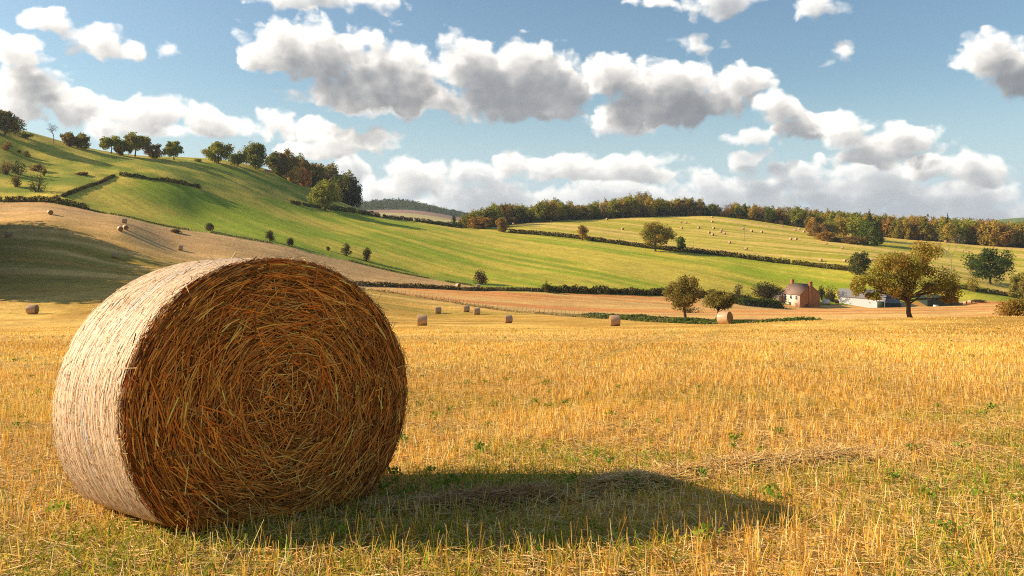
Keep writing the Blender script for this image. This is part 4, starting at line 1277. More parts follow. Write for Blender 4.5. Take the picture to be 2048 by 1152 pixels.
T(1361, 500, 424, 27, 19, GREEN, 105, 'small dark green tree right of the field oak', base=.15, lobes=9, leaves=1200)
T(1980, 568, 370, 76, 98, [(.055, .075, .016), (.07, .09, .02), (.04, .058, .014)], 106, 'big dark green oak on the striped field near the picture edge', base=.16, lobes=24, leaves=5200)
T(650, 420, 408, 62, 68, YGREEN, 107, 'round yellow green tree standing clear in front of the hill wood', base=.16, lobes=20, leaves=4200, D=14)
T(1165, 481, 446, 32, 25, [(.40, .25, .04), (.34, .22, .04), (.28, .2, .04)], 108, 'small golden yellow tree on the long dark hedge', base=.2, lobes=9, leaves=800)
T(1720, 549, 366, 44, 48, [(.10, .095, .022), (.075, .08, .02), (.12, .10, .028)], 109, 'dark olive tree on the hedge just left of the great spreading tree', base=.15, lobes=14, leaves=2400)
T(1005, 464, 478, 30, 27, RUST + GREEN[:1], 110, 'orange topped bushy tree at the start of the long dark hedge', base=.08, lobes=10, leaves=1400)
T(2041, 604, 300, 62, 44, OLIVE, 111, 'olive tree at the picture edge behind the orange bush', base=.1, lobes=14, leaves=2200)
x, y, z = at(1903, 545, 372, .1); 
_e = empty('bare_tree', (x, y, z), 'pale bare twiggy tree rising behind the great spreading tree', 'tree')
obj('branches', bare_tree_data('branches', 80 * y / F, 90 * y / F, 31, M_TWIG, 6, .2), _e)

def S(px, row, d, wpx, hpx, pal, seed, label, leaves=700, group=None, name='shrub', cat='shrub', leaf=None, lob=9):
    x, y, z = at(px, row, d, .2) if d else at(px, row, float(edge(L_CREST, px)) - 2, .02)
    k = y / F
    return bush((x, y, z), bush_data(name, wpx * k, hpx * k, pal, seed, leaves, leaf or max(.12, y / F * 1.2), lob=lob), label, group, name, cat)
G4 = 'shrubs along the pasture edge'
S(419, 461, 269, 19, 20, [(.13, .07, .03), (.10, .065, .03)] + GREEN[:1], 201, 'small reddish shrub on the fence line above the huge bale, furthest uphill', group=G4)
S(542, 482, 276, 21, 25, [(.12, .10, .028), (.10, .085, .025)], 202, 'olive brown shrub second along the pasture fence from uphill', group=G4)
S(581, 490, 278, 17, 18, [(.11, .095, .028), (.09, .075, .025)], 203, 'tiny shrub between the two olive brown shrubs on the pasture fence', group=G4)
S(692, 511, 284, 23, 27, [(.13, .10, .03), (.10, .08, .025)], 204, 'upright brown shrub left of the reddest round pasture shrub', group=G4)
S(733, 522, 287, 29, 32, [(.115, .075, .028), (.10, .08, .025), (.14, .10, .03)], 205, 'dense brown shrub beside the upright one on the pasture fence', group=G4, leaves=1000)
S(655, 501, 283, 10, 9, [(.16, .13, .04)], 206, 'lowest pale tuft bush on the pasture fence', leaves=200, group=G4)
S(962, 568, 284, 34, 32, [(.10, .06, .028), (.085, .06, .025), (.12, .075, .03)], 207, 'lone round dark red brown shrub above the valley hedge', group=G4, leaves=1400)
S(1094, 585, 278, 19, 26, [(.11, .10, .026), (.09, .08, .022)], 208, 'single upright shrub growing out of the valley hedge', leaves=500)
S(1478, 592, 305, 24, 30, [(.16, .12, .045), (.12, .095, .035)], 209, 'thin straggly tree left of the dark thicket', leaves=420, lob=7)
S(1533, 596, 318, 80, 36, [(.085, .055, .022), (.065, .05, .02), (.10, .06, .025), (.05, .045, .016)], 210, 'wide dark brown thicket left of the brick farmhouse', leaves=4200, lob=22, name='thicket', cat='thicket')
S(1666, 603, 330, 38, 34, [(.11, .10, .026), (.085, .08, .022), (.14, .11, .03)], 211, 'olive bush right behind the farmhouse', leaves=1200)
S(1643, 600, 326, 22, 34, DARK, 212, 'narrow dark green bush touching the farmhouse gable', leaves=800)
S(1945, 582, 352, 34, 36, GOLD, 213, 'golden yellow bush below the dark green oak', leaves=900)
S(2022, 634, 86, 84, 44, [(.30, .17, .035), (.24, .16, .035), (.19, .15, .03), (.34, .19, .04)], 214, 'orange yellow bush on the field crest at the picture edge', leaves=3600, leaf=.09, lob=16)
S(1385, 626, 165, 46, 14, [(.20, .14, .05), (.15, .11, .04)], 215, 'low dry bramble clump behind the dark round valley tree', leaves=700)
G5 = 'scrub bushes on the upper hill'
for k, (px, row, d, w, h, pal, lab) in enumerate([(14,348,322,28,34,DARK+BROWN,'dark upright scrub bush nearest the picture edge, upper of the scrub pair'),
    (38,349,322,30,38,DARK,'tallest dark green scrub bush beside its dark twin'),(33,374,300,28,34,BROWN+OLIVE,'tawny scrub bush below the dark pair'),
    (75,383,288,44,44,[(.11,.09,.025),(.07,.06,.02)],'largest olive scrub bush on the shaded bank'),(12,300,385,26,20,RUST,'orange hawthorn bush high on the hill by the picture edge'),
    (53,312,372,14,14,RUST+OLIVE,'small orange bush right of the high hawthorn'),(76,342,340,30,16,BROWN,'low flat brown bush above the olive scrub bush'),(88,352,332,10,18,OLIVE,'thin pale sapling by the low flat brown bush'),
    (38,306,376,8,8,BROWN,'tiny brown bush between the two orange ones'),(160,350,326,30,8,BROWN,'low brown bank of brambles left of the hedge bend'),(115,402,272,14,16,[(.20,.15,.05)],'pale dry bush at the hedge corner'),(352,466,266,24,9,BROWN,'low bramble on the hedge line above the huge bale')]):
    S(px, row, d, w, h, pal, 230 + k, lab, leaves=700 if w > 18 else 260, group=G5, name='scrub_bush', cat='bush')

# crest trees on the left hill
G6 = 'trees on the hill crest'
CR = [(OLIVE + BROWN), YGREEN + OLIVE, OLIVE]
T(10, 270, None, 52, 66, BROWN + OLIVE + DARK, 301, 'tall dark crest tree at the picture edge', base=.12, lobes=20, leaves=4500, group=G6)
S(52, 277, None, 30, 14, DARK, 302, 'low dark bush on the crest right of the edge tree', group=G6, leaves=500)
x, y, z = at(107, 286, edge(L_CREST, 107), .03)
_e = empty('bare_tree', (x, y, z), 'bare grey tree on the hill crest', 'tree', G6)
obj('branches', bare_tree_data('branches', 46 * y / F, 70 * y / F, 33, mat_plain('grey_bark', (.16, .15, .15), .9, .2, 5), 6, .18), _e)
T(138, 292, None, 30, 30, OLIVE + BROWN, 303, 'low olive crest tree right next to the bare grey tree', base=.06, lobes=11, leaves=1500, group=G6)
T(163, 296, None, 32, 40, OLIVE, 304, 'second low olive crest tree right of the bare grey tree', base=.06, lobes=13, leaves=1800, group=G6)
T(222, 305, None, 36, 44, YGREEN + OLIVE, 305, 'flat topped leaning tree starting the crest trio', base=.22, lobes=13, leaves=2200, lean=(.04, 0), group=G6, shape='flat')
T(246, 309, None, 30, 30, OLIVE + BROWN, 306, 'thin brownish tree filling the middle of the crest trio', base=.08, lobes=11, leaves=1500, group=G6)
T(270, 313, None, 47, 52, YGREEN + OLIVE, 307, 'tallest windswept tree of the crest trio', base=.22, lobes=18, leaves=3200, lean=(.05, 0), group=G6, shape='flat')
T(306, 317, None, 30, 40, BROWN + OLIVE, 308, 'low brown tree tailing the crest trio', base=.06, lobes=12, leaves=1500, group=G6)
T(348, 320, None, 39, 38, YGREEN, 309, 'single small crest tree standing apart with sky both sides', base=.26, lobes=13, leaves=2000, group=G6)
S(397, 326, None, 16, 9, OLIVE, 310, 'tiny bush on the crest before the round crest tree', group=G6, leaves=220)
T(437, 329, None, 47, 56, YGREEN + GOLD[2:], 311, 'round domed crest tree at the head of the hill wood', base=.12, lobes=20, leaves=3600, group=G6)
T(474, 332, None, 30, 36, OLIVE + GREEN, 312, 'low green crest tree between the domed tree and the pointed one', base=.05, lobes=11, leaves=1500, group=G6)
T(511, 337, None, 54, 56, GREEN + OLIVE, 313, 'tall green crest tree with pointed dome', base=.08, lobes=20, leaves=3800, group=G6)
G7 = 'trees of the hill wood'
HW = [(551,348,486,44,42,GREEN+OLIVE,'dark green tree first in the hill wood'),(578,356,490,55,46,OLIVE+BROWN,'brown olive tree crowning the hill wood'),
      (604,368,494,58,46,GOLD[2:]+OLIVE+BROWN,'tan tree at the top of the hill wood slope'),(628,380,496,58,46,BROWN+OLIVE,'brown tree on the wood slope behind the orange pair'),
      (590,366,482,32,32,[(.56,.33,.07),(.46,.28,.06)],'pale orange small tree in front of the hill wood'),(609,373,482,40,28,[(.58,.26,.05),(.48,.22,.045)],'bright rust small tree in front of the hill wood'),
      (642,392,492,66,54,RUST+BROWN,'russet tree standing tallest over the wood slope'),(664,402,492,64,50,BROWN+DARK,'dark brown tree behind the round yellow green tree'),
      (684,409,490,66,50,DARK+GREEN,'dark tree near the lower end of the hill wood'),(703,416,487,60,44,DARK,'almost black green tree ending the hill wood'),
      (560,352,500,50,40,BROWN+OLIVE,'tawny tree in the second row of the hill wood'),(655,398,505,72,46,OLIVE+BROWN,'olive tree in the second row of the hill wood'),(694,412,502,66,44,DARK+OLIVE,'dark olive tree in the second row of the hill wood'),(621,377,486,30,30,DARK,'low dark tree under the tan tree of the hill wood')]
for k, (px, row, d, h, w, pal, lab) in enumerate(HW):
    T(px, row, float(edge(L_CREST, px)) + (d - 487) * .5, h, w, pal, 320 + k, lab, base=.02, lobes=20, leaves=4200, group=G7)

# ridge wood on the right: each tree its own object, copied from a set of kinds
KINDS = [('olive', OLIVE, 'round'), ('dark green', GREEN + DARK[:1], 'round'), ('golden', GOLD, 'round'), ('rust', RUST, 'round'), ('brown', BROWN, 'round'), ('yellow green', YGREEN, 'round')]
PROTO = {}
for ki, (nm, pal, sh) in enumerate(KINDS):
    PROTO[nm] = [tree_data('wood_tree', 15.0, w_, pal, 400 + 10 * ki + v, -.02 + .04 * v, 20, 3000, .46, accents=None, shape=sh) for v, w_ in enumerate((14.5, 12.0, 13.5))]
PROTO['conifer'] = [tree_data('conifer', 15.0, 7.0, DARK + GREEN[:1], 480, .04, 22, 1500, .38, shape='cone')]
PROTO['twiggy'] = [tree_data('wood_tree', 15.0, 12.5, [(.20, .15, .09), (.16, .12, .07), (.14, .10, .05)], 490, .08, 16, 900, .34)]
top = np.array([(905,432),(925,430),(945,424),(962,416),(985,408),(1005,403),(1035,403),(1060,413),(1080,399),(1110,395),(1130,402),(1160,406),(1200,402),(1240,395),(1285,383),
                (1305,392),(1330,397),(1365,394),(1395,394),(1420,406),(1440,411),(1465,405),(1490,410),(1512,408),(1545,406),(1560,414),(1585,410),(1605,417),(1640,420),(1700,421),(1740,424),(1800,430),(1850,431),
                (1900,435),(1950,438),(2000,441),(2060,445),(2200,452)], float)
ORD = ['first', 'second', 'third', 'fourth', 'fifth', 'sixth', 'seventh', 'eighth', 'ninth', 'tenth', 'eleventh', 'twelfth', 'thirteenth', 'fourteenth', 'fifteenth', 'sixteenth', 'seventeenth', 'eighteenth', 'nineteenth', 'twentieth']
def wood():
    R = random.Random(12)
    secs = [(925, 1130, ['olive', 'dark green', 'yellow green', 'golden', 'olive', 'brown'], 'in the dark near end of the ridge wood'),
            (1130, 1425, ['brown', 'olive', 'twiggy', 'golden', 'yellow green', 'olive', 'golden'], 'in the tall middle of the ridge wood'),
            (1425, 1605, ['olive', 'golden', 'rust', 'dark green', 'yellow green', 'twiggy'], 'in the ridge wood behind the telegraph pole'),
            (1605, 2110, ['golden', 'rust', 'olive', 'golden', 'yellow green', 'yellow green', 'golden', 'olive'], 'in the orange far end of the ridge wood')]
    adj = {'twiggy': 'grey twiggy'}
    for x0, x1, kinds, where in secs:
        cnt = {}
        px = x0
        prev = None
        while px < x1:
            c = [k for k in kinds if k != prev]
            kind = prev = R.choice(c)
            base_row = float(np.interp(px, [a[0] for a in L_WOOD], [a[1] for a in L_WOOD]))
            d = float(edge(L_WOOD, px)) + R.uniform(2, 12)
            x, y, z = on(px, d)
            row = HZ - F * (z - ZC) / y
            hp = row - float(np.interp(px, top[:, 0], top[:, 1])) + R.uniform(-7, 2)
            s = max(hp, 16) * y / F / 15.0
            cnt[kind] = n = cnt.get(kind, 0) + 1
            w = R.uniform(.8, 1.1)
            e = tree((x, y, z - .2), R.choice(PROTO[kind]), f'{ORD[n-1]} {adj.get(kind, kind)} tree from the left {where}', group='front trees of the ridge wood', name='wood_tree', rz=R.uniform(0, 6.28), s=s)
            e.scale = (s * w, s * w, s)
            px += R.uniform(13, 19)
        for row_i, off in enumerate((16, 34)):
            px = x0 + R.uniform(0, 10)
            while px < x1:
                kind = R.choice(kinds)
                d = float(edge(L_WOOD, px)) + off + R.uniform(-4, 6)
                x, y, z = on(px, d)
                row = HZ - F * (z - ZC) / y
                hp = row - float(np.interp(px, top[:, 0], top[:, 1])) + R.uniform(-5, 3)
                s = max(hp, 14) * y / F / 15.0
                e = tree((x, y, z - .2), R.choice(PROTO[kind]), 'tree deeper inside the ridge wood, showing only between its front trees', group='inner trees of the ridge wood', name='wood_tree', rz=R.uniform(0, 6.28), s=s)
                px += R.uniform(17, 25)
    # undergrowth closing the wood foot
    for a, b, lab in ((925, 1140, 'dark undergrowth along the foot of the near end of the ridge wood'), (1140, 1430, 'dark undergrowth along the foot of the tall middle ridge wood'), (1430, 1610, 'brown undergrowth at the wood foot behind the telegraph pole')):
        hedge(line_pts(L_WOOD, 3, a, b), 4.0, 6, DARK + BROWN, lab, a, .45, 60, hvar=.4, name='undergrowth', cat='undergrowth')
    hedge(line_pts(L_WOOD, 12, 1610, 2120), 3.0, 8, BROWN + DARK[:1], 'shaded undergrowth behind the trunks of the orange far end of the wood', 1610, .45, 40, hvar=.4, name='undergrowth', cat='undergrowth')
    named = [(908,457,505,30,18,'conifer','dark pointed conifer at the near tip of the ridge wood'),(945,456,500,34,44,'olive','low spreading olive tree at the near tip of the ridge wood'),
             (962,458,492,26,50,'rust','low rusty bush tree in front of the near tip of the ridge wood'),(1738,470,575,55,22,'conifer','pointed conifer rising above the orange wood behind the green thicket'),
             (1490,440,625,34,16,'conifer','slim conifer above the wood near the telegraph pole top'),(1896,486,560,60,18,'conifer','pointed conifer rising from the far end of the orange wood'),
             (1285,436,630,55,44,'twiggy','tallest domed grey brown tree crowning the ridge wood'),
             (1625,472,520,40,34,'rust','rust tree leading the thicket that juts into the far field'),(1640,478,505,34,36,'brown','brown tree low in the thicket that juts into the far field'),
             (1660,474,520,36,34,'olive','olive tree in the thicket that juts into the far field'),(1682,474,525,46,32,'golden','gold olive tree in the jutting thicket'),
             (1712,478,515,56,44,'yellow green','pale green domed tree in the jutting thicket'),(1735,489,480,50,40,'dark green','dark green tree at the outer tip of the jutting thicket'),
             (1755,491,476,34,28,'dark green','smaller dark green tree beside the outer tip tree'),(1650,482,498,20,40,'rust','low rust bush tree at the thicket foot'),(1700,486,492,16,60,'brown','low brown bramble mass at the thicket foot')]
    for k, (px, row, d, h, w, kind, lab) in enumerate(named):
        x, y, z = at(px, row, d, .06)
        s = h * y / F / 15.0
        W0 = {'conifer': 7.0}.get(kind, 12.0)
        e = tree((x, y, z - .2), PROTO[kind][k % len(PROTO[kind])], lab, group='outlying trees of the ridge wood', name='conifer' if kind == 'conifer' else 'wood_tree', rz=k * 1.3)
        sx = w * y / F / W0
        e.scale = (sx, sx, s)
wood()

# distant wooded hill: its cover reads as one mass
def hill_wood():
    R = np.random.default_rng(8)
    n = 2600
    px = R.uniform(700, 990, n); d = R.uniform(1940, 2500, n)
    ok = R.random(n) < .95
    x = (px - 1024) / F * d; z = ground_z(x, d)
    C = np.c_[x, d, z + R.uniform(1, 9, n)]
    acc = Acc()
    for k in range(7):
        c = C + R.normal(size=(n, 3)) * np.array([3.2, 3.2, 2.2])
        v, q = leaf_quads(c, 2.2, R, unit(R.normal(size=(n, 3)) + np.array([0, -.2, 1])))
        col = pal_mix(DARK + GREEN[:1], n, R) * R.uniform(.7, 1.2, (n, 1))
        acc.add(v, q, np.repeat(col, 4, 0))
    v, q, c = acc.get()
    tag(obj('far_woods', mesh_data('far_woods', v, q, M_LEAF, c)), 'bluish wood covering the distant hill in the gap', 'wood', kind='stuff')
    hedge([( (px_ - 1024) / F * d_, d_) for px_, d_ in ((735,1130),(800,1120),(860,1120),(925,1100))], 4, 5, DARK, 'far thin hedge between the pale fields under the distant hill', 90, 1.2, 3)
hill_wood()

# wood just outside the picture on the left, whose shade lies over the stubble slope
def shade_wood():
    R = random.Random(5)
    for k in range(2):
        for i in range(20):
            y = 146 + i * 3.8 + R.uniform(-1.2, 1.2)
            x = -.6429 * y - R.uniform(14, 18) - 7 * k
            s = R.uniform(1.15, 1.6)
            tree((x, y, gz(x, y) - .2), PROTO[R.choice(['olive', 'dark green', 'brown'])][R.randrange(3)], 'tree of the wood beyond the picture edge shading the stubble slope', group='trees beside the left stubble slope', name='wood_tree', rz=R.uniform(0, 6), s=s)
shade_wood()

# ------------------------------------------------------------------ farm
def box(acc, x0, x1, y0, y1, z0, z1, c=None):
    v = np.array([[x, y, z] for z in (z0, z1) for y in (y0, y1) for x in (x0, x1)], float)
    q = np.array([[0, 2, 3, 1], [4, 5, 7, 6], [0, 1, 5, 4], [2, 6, 7, 3], [0, 4, 6, 2], [1, 3, 7, 5]])
    acc.add(v, q, c)

def part(name, mat, parent, *boxes, loc=(0, 0, 0)):
    a = Acc()
    for b in boxes: box(a, *b)
    v, q, _ = a.get()
    return obj(name, mesh_data(name, v, q, mat), parent, loc)

def mat_brick():
    m, nt, o = new_mat('brick')
    tc = nt.nodes.new('ShaderNodeTexCoord')
    b = nt.nodes.new('ShaderNodeTexBrick')
    mp = nt.nodes.new('ShaderNodeMapping'); mp.inputs['Rotation'].default_value = (math.radians(90), 0, 0)
    nt.links.new(tc.outputs['Object'], mp.inputs[0]); nt.links.new(mp.outputs[0], b.inputs['Vector'])
    b.inputs['Scale'].default_value = 1.6
    b.inputs['Color1'].default_value = (.40, .165, .055, 1); b.inputs['Color2'].default_value = (.31, .12, .04, 1); b.inputs['Mortar'].default_value = (.34, .19, .10, 1)
    b.inputs['Mortar Size'].default_value = .03
    n = noise_node(nt, 1.2, 5, .6)
    c = mixc(nt, 1.0, b.outputs['Color'], ramp_node(nt, n, [(.3, (.75, .72, .7)), (.7, (1.2, 1.2, 1.2))]), 'MULTIPLY')
    bsdf(nt, o, c, .9, .15)
    return m
M_BRICK = mat_brick()
M_RENDER = mat_plain('pale_render', (.72, .55, .42), .9, .14, 1.2)
M_SLATE = mat_plain('slate', (.24, .145, .105), .75, .3, 3, .3, stretch=(1, 1, 4))
M_GLASS = mat_plain('window_glass', (.05, .045, .045), .2, .2, 2, .5)
M_WHITE = mat_plain('white_paint', (.72, .70, .66), .6, .08, 2)
M_DOOR = mat_plain('brown_door', (.30, .12, .05), .7, .2, 3)
M_SHEET = mat_plain('white_sheet', (.70, .69, .70), .6, .10, .8, .3, stretch=(6, 1, .3))
M_ROOFS = mat_plain('grey_roof_sheet', (.26, .235, .22), .8, .25, 1.2, .2, stretch=(4, 1, 1))
M_GREEN = mat_plain('dark_green_sheet', (.018, .035, .025), .7, .3, 1)
M_TAN = mat_plain('tan_boards', (.50, .24, .09), .8, .2, 2, .2, stretch=(5, 5, .4))
M_BLUE = mat_plain('blue_grey_roof', (.14, .15, .15), .7, .2, 1)

def gable(W, Lh, zb, ze, zr):
    """pentagon prism: gable along local X, ridge along local Y"""
    v = []
    for y in (0, Lh):
        v += [(-W / 2, y, zb), (W / 2, y, zb), (W / 2, y, ze), (0, y, zr), (-W / 2, y, ze)]
    return np.array(v, float), [(0, 1, 2, 3, 4), (9, 8, 7, 6, 5), (0, 4, 9, 5), (1, 6, 7, 2), (2, 7, 8, 3), (3, 8, 9, 4), (0, 5, 6, 1)]

def farmhouse():
    x, y, z = on(1602, 310)
    x += 0
    z = z - .3
    # local: gable wall at y=0 faces the viewer's right, eaves wall at x=-W/2 faces the sun
    W, Lh, ze, zr = 10.8, 9.6, 5.3, 9.1
    cx, cy = on(1620, 312)[:2]
    h = empty('farmhouse', (cx, cy, z), 'two storey brick farmhouse with slate roof, two chimneys and pale sunlit front', 'house', rz=math.radians(27))
    v, f = gable(W, Lh, -1.0, ze, zr - .12)
    wl = obj('wall', mesh_data('wall', v, f, M_BRICK), h); wl['label'] = 'orange brick gable wall'
    part('front_wall', M_RENDER, h, (-W / 2 - .06, -W / 2 + .02, .03, Lh - .03, -1.0, ze - .05))
    # roof: two slabs with overhang
    a = Acc()
    sl = (zr - ze) / (W / 2)
    for sgn in (-1, 1):
        o = .35
        xe, zee = sgn * (W / 2 + o), ze - sl * o
        q = [(xe, -.22, zee), (0, -.22, zr), (0, Lh + .22, zr), (xe, Lh + .22, zee)]
        vv = np.array(q + [(p[0], p[1], p[2] + .16) for p in q], float)
        a.add(vv, np.array([[0, 1, 2, 3], [7, 6, 5, 4], [0, 4, 5, 1], [1, 5, 6, 2], [2, 6, 7, 3], [3, 7, 4, 0]]))
    v, q, _ = a.get()
    roof = obj('roof', mesh_data('roof', v, q, M_SLATE), h)
    ch = part('chimney', M_BRICK, roof, (-.75, .75, -.55, .03, -1.0, 9.9), (-.85, .85, -.65, .10, 9.9, 10.1))
    part('chimney_pot', M_TAN, ch, (-.5, -.2, -.4, -.12, 10.1, 10.55), (.2, .5, -.4, -.12, 10.1, 10.55))
    c2 = part('chimney', M_BRICK, roof, (-.6, .6, Lh - 1.0, Lh - .1, 7.6, 10.3), (-.7, .7, Lh - 1.1, Lh, 10.3, 10.5))
    part('chimney_pot', M_TAN, c2, (-.15, .15, Lh - .7, Lh - .4, 10.5, 11.0))
    # windows on the pale front: y runs away from the near corner
    def win(y0, y1, z0, z1):
        w = part('window', M_WHITE, h, (-W / 2 - .11, -W / 2 - .062, y0 - .08, y1 + .08, z0 - .08, z0), (-W / 2 - .11, -W / 2 - .062, y0 - .08, y1 + .08, z1, z1 + .08),
                 (-W / 2 - .11, -W / 2 - .062, y0 - .08, y0, z0, z1), (-W / 2 - .11, -W / 2 - .062, y1, y1 + .08, z0, z1))
        part('pane', M_GLASS, w, (-W / 2 - .075, -W / 2 - .063, y0, y1, z0, z1))
    for (y0, y1, z0, z1) in ((1.2, 2.2, 3.3, 4.7), (4.0, 5.0, 3.4, 4.7), (4.4, 5.4, .7, 2.1), (7.5, 8.3, .8, 2.1)): win(y0, y1, z0, z1)
    win(6.9, 7.9, 2.7, 5.0)
    d = part('door', M_DOOR, h, (-W / 2 - .12, -W / 2 - .061, 1.3, 2.35, -.2, 2.0))
    part('window', M_GLASS, h, (-2.6, -1.2, -.06, -.002, .4, 1.5))
    # lean-to annex on the far end
    an = [(-W / 2 + .3, Lh + .02, -1), (W / 2 - 2.5, Lh + .02, -1), (W / 2 - 2.5, Lh + 4.0, -1), (-W / 2 + .3, Lh + 4.0, -1),
          (-W / 2 + .3, Lh + .02, 4.4), (W / 2 - 2.5, Lh + .02, 4.4), (W / 2 - 2.5, Lh + 4.0, 2.6), (-W / 2 + .3, Lh + 4.0, 2.6)]
    ann = obj('annex', mesh_data('annex', an, [(0, 1, 2, 3), (4, 7, 6, 5), (0, 4, 5, 1), (1, 5, 6, 2), (2, 6, 7, 3), (3, 7, 4, 0)], mat_plain('annex_brick', (.52, .27, .15), .9, .2, 3)), h)
    rf = [(p[0] + (-.25 if p[0] < 0 else .2), p[1] + (.2 if p[1] > Lh + 1 else 0), p[2] + k) for k in (.03, .2) for p in (an[4], an[5], an[6], an[7])]
    obj('annex_roof', mesh_data('annex_roof', rf, [(0, 3, 2, 1), (4, 5, 6, 7), (0, 1, 5, 4), (1, 2, 6, 5), (2, 3, 7, 6), (3, 0, 4, 7)], M_SLATE), ann)
    for y0 in (Lh + .7, Lh + 2.4):
        part('annex_window', M_GLASS, ann, (-W / 2 + .25, -W / 2 + .299, y0, y0 + .8, .5, 1.8))
farmhouse()

def outbuildings():
    # flat roofed shed by the annex
    x, y, z = on(1559, 318)
    s = empty('shed', (x, y, z), 'small flat roofed tan shed with a pale end left of the farmhouse', 'shed', rz=math.radians(34))
    part('wall', M_TAN, s, (-1.6, 1.6, -1.0, 2.4, -.8, 2.5))
    part('end_panel', M_RENDER, s, (-1.66, -1.604, -.95, 2.35, -.8, 2.45))
    part('roof', M_WHITE, s, (-1.85, 1.8, -1.2, 2.6, 2.504, 2.68))
    # long white barn
    x, y, z = on(1700, 320)
    b = empty('barn', (x, y, z), 'long low barn with white sheet wall and grey roof behind the great spreading tree', 'barn', rz=math.radians(-30))
    Lb, Wb = 17.0, 14.0
    v = np.array([(-4.4, 0, -1), (Lb - 4.4, 0, -1), (Lb - 4.4, Wb, -1), (-4.4, Wb, -1), (-4.4, 0, 3.3), (Lb - 4.4, 0, 2.6), (Lb - 4.4, Wb, 3.3), (-4.4, Wb, 3.3), (-4.4, Wb / 2, 5.6), (Lb - 4.4, Wb / 2, 5.6)])
    wl = obj('wall', mesh_data('wall', v[:, :], [(0, 1, 5, 4), (1, 2, 6, 9, 5), (2, 3, 7, 6), (3, 0, 4, 8, 7)], M_SHEET), b)
    r = np.array([(-4.8, -.4, 3.25), (Lb - 4.0, -.4, 2.55), (Lb - 4.0, Wb / 2, 5.75), (-4.8, Wb / 2, 5.75), (Lb - 4.0, Wb + .4, 3.2), (-4.8, Wb + .4, 3.2)])
    r2 = np.r_[r, r + np.array([0, 0, .12])]
    obj('roof', mesh_data('roof', r2, [(6, 7, 8, 9), (9, 8, 10, 11), (0, 3, 2, 1), (3, 5, 4, 2), (0, 1, 7, 6), (5, 11, 10, 4), (0, 6, 9, 3), (3, 9, 11, 5), (1, 2, 8, 7), (2, 4, 10, 8)], M_ROOFS), b)
    part('door', M_GREEN, b, (10.0, 12.5, -.09, -.004, -1, 1.9))
    # lower bluish roofed shed behind the tree
    x, y, z = on(1765, 316)
    s = empty('lean_to_shed', (x, y, z), 'low shed with blue grey roof half hidden by the great spreading tree', 'shed', rz=math.radians(-6))
    part('wall', M_GREEN, s, (-5, 7, 0, 6, -.8, 2.0))
    v = np.array([(-5.3, -.3, 2.02), (7.3, -.3, 2.02), (7.3, 6.3, 4.3), (-5.3, 6.3, 4.3)]); v = np.r_[v, v + np.array([0, 0, .12])]
    obj('roof', mesh_data('roof', v, [(0, 3, 2, 1), (4, 5, 6, 7), (0, 1, 5, 4), (1, 2, 6, 5), (2, 3, 7, 6), (3, 0, 4, 7)], M_BLUE), s)
    # dark green barn
    x, y, z = on(1886, 318)
    g = empty('dark_barn', (x, y, z), 'dark green barn right of the great spreading tree trunk', 'barn', rz=math.radians(-4))
    v, f = gable(12, 14, -1.0, 2.9, 4.6)
    obj('wall', mesh_data('wall', v, f, M_GREEN), g)
    v = np.array([(-6.2, -.3, 2.85), (0, -.3, 4.66), (6.2, -.3, 2.85), (6.2, 14.3, 2.85), (0, 14.3, 4.66), (-6.2, 14.3, 2.85)]); v = np.r_[v, v + np.array([0, 0, .12])]
    obj('roof', mesh_data('roof', v, [(6, 7, 10, 11), (7, 8, 9, 10), (0, 5, 4, 1), (1, 4, 3, 2), (0, 1, 7, 6), (1, 2, 8, 7), (2, 3, 9, 8), (3, 4, 10, 9), (4, 5, 11, 10), (5, 0, 6, 11)], M_GREEN), g)
    part('door', M_SHEET, g, (-3.8, -1.8, -.06, -.004, -1, 1.2))
    # small things in the yard
    x, y, z = on(1652, 318)
    t = empty('trailer', (x, y, z), 'small white trailer between the farmhouse and the barn', 'trailer', rz=.1)
    a = Acc(); box(a, -1.3, 1.3, -.8, .8, .45, 1.9); v, q, _ = a.get(); obj('body', mesh_data('body', v, q, M_WHITE), t)
    part('roof', M_SHEET, t, (-1.36, 1.36, -.86, .86, 1.904, 1.97))
    for sx in (-.7, .7):
        v, q = tube(np.array([[sx, -.86, .28], [sx, -.70, .28]]), np.array([.28, .28]), 12); obj('wheel', mesh_data('wheel', v, q, M_GREEN), t)
    x, y, z = on(1674, 319)
    t = empty('oil_tank', (x, y, z), 'tiny dark red tank beside the white barn end', 'tank')
    v, q = tube(np.array([[-.75, 0, 1.0], [-.7, 0, 1.0], [.7, 0, 1.0], [.75, 0, 1.0]]), np.array([.3, .55, .55, .3]), 14); obj('body', mesh_data('body', v, q, mat_plain('red_oxide', (.28, .035, .03), .6, .2)), t)
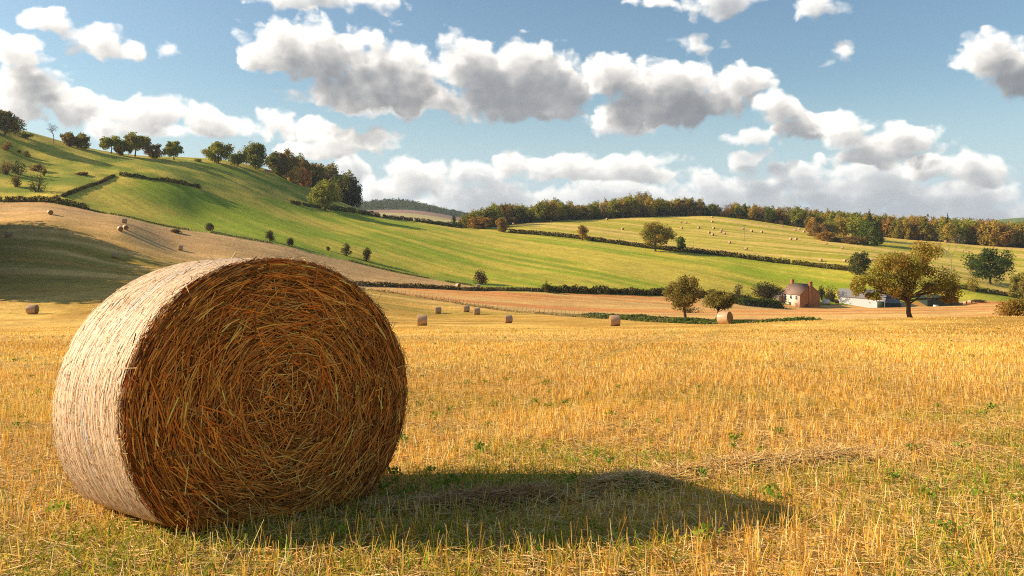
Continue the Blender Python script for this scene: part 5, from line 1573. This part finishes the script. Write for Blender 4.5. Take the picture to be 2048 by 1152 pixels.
    part('stand', M_POST, t, (-.5, -.4, -.4, .4, -.3, .5), (.4, .5, -.4, .4, -.3, .5))
    x, y, z = on(1486, 292)
    t = empty('green_cabinet', (x, y, z), 'pale green box on legs at the hedge by the green bramble mound', 'box')
    part('body', mat_plain('pale_green', (.22, .36, .17), .7, .1), t, (-.55, .55, -.4, .4, .35, 1.35))
    part('lid', M_WHITE, t, (-.62, .62, -.47, .47, 1.354, 1.45)); part('leg', M_POST, t, (-.5, -.4, -.3, .3, -.2, .346)); part('leg', M_POST, t, (.4, .5, -.3, .3, -.2, .346))
    # wrapped bales stacked by the dark barn
    for k, (px, d, lab, up) in enumerate(((1921, 322, 'pale bale nearest the dark barn in the row beside it', 0), (1930, 323, 'middle pale bale of the row beside the dark barn', 0), (1940, 324, 'pale bale furthest from the dark barn in the row', 0))):
        bale(px, 0, d, lab, -.9, 'bales beside the dark barn', parts=True, exact=True, s=1.05)
    x, y, z = on(1955, 326)
    bush((x, y, z), bush_data('manure_heap', 5.5, 1.1, [(.10, .07, .04), (.14, .10, .05)], 77, 500, .25), 'low dark heap of brush right of the pale bale row', name='brush_heap', cat='heap')
    fence(line_pts([(1478, 0, 288), (1600, 0, 303)], 0, step=3), 'thin garden fence left of the farmhouse shed', n=14, hp=1.1)
outbuildings()

# ------------------------------------------------------------------ air
def air():
    v = np.array([[x, y, z] for z in (-95.0, 150.0) for y in (-20.0, 4500.0) for x in (-6900.0, 6900.0)])
    q = np.array([[0, 2, 3, 1], [4, 5, 7, 6], [0, 1, 5, 4], [2, 6, 7, 3], [0, 4, 6, 2], [1, 3, 7, 5]])
    m, nt, o = new_mat('haze')
    p = nt.nodes.new('ShaderNodeVolumePrincipled')
    p.inputs['Color'].default_value = (.80, .88, 1.0, 1)
    p.inputs['Density'].default_value = .00007
    p.inputs['Anisotropy'].default_value = .2
    nt.links.new(p.outputs[0], o.inputs['Volume'])
    tag(obj('haze', mesh_data('haze', v, q, m)), kind='stuff', label='thin bluish air over the far land', cat='haze')
air()
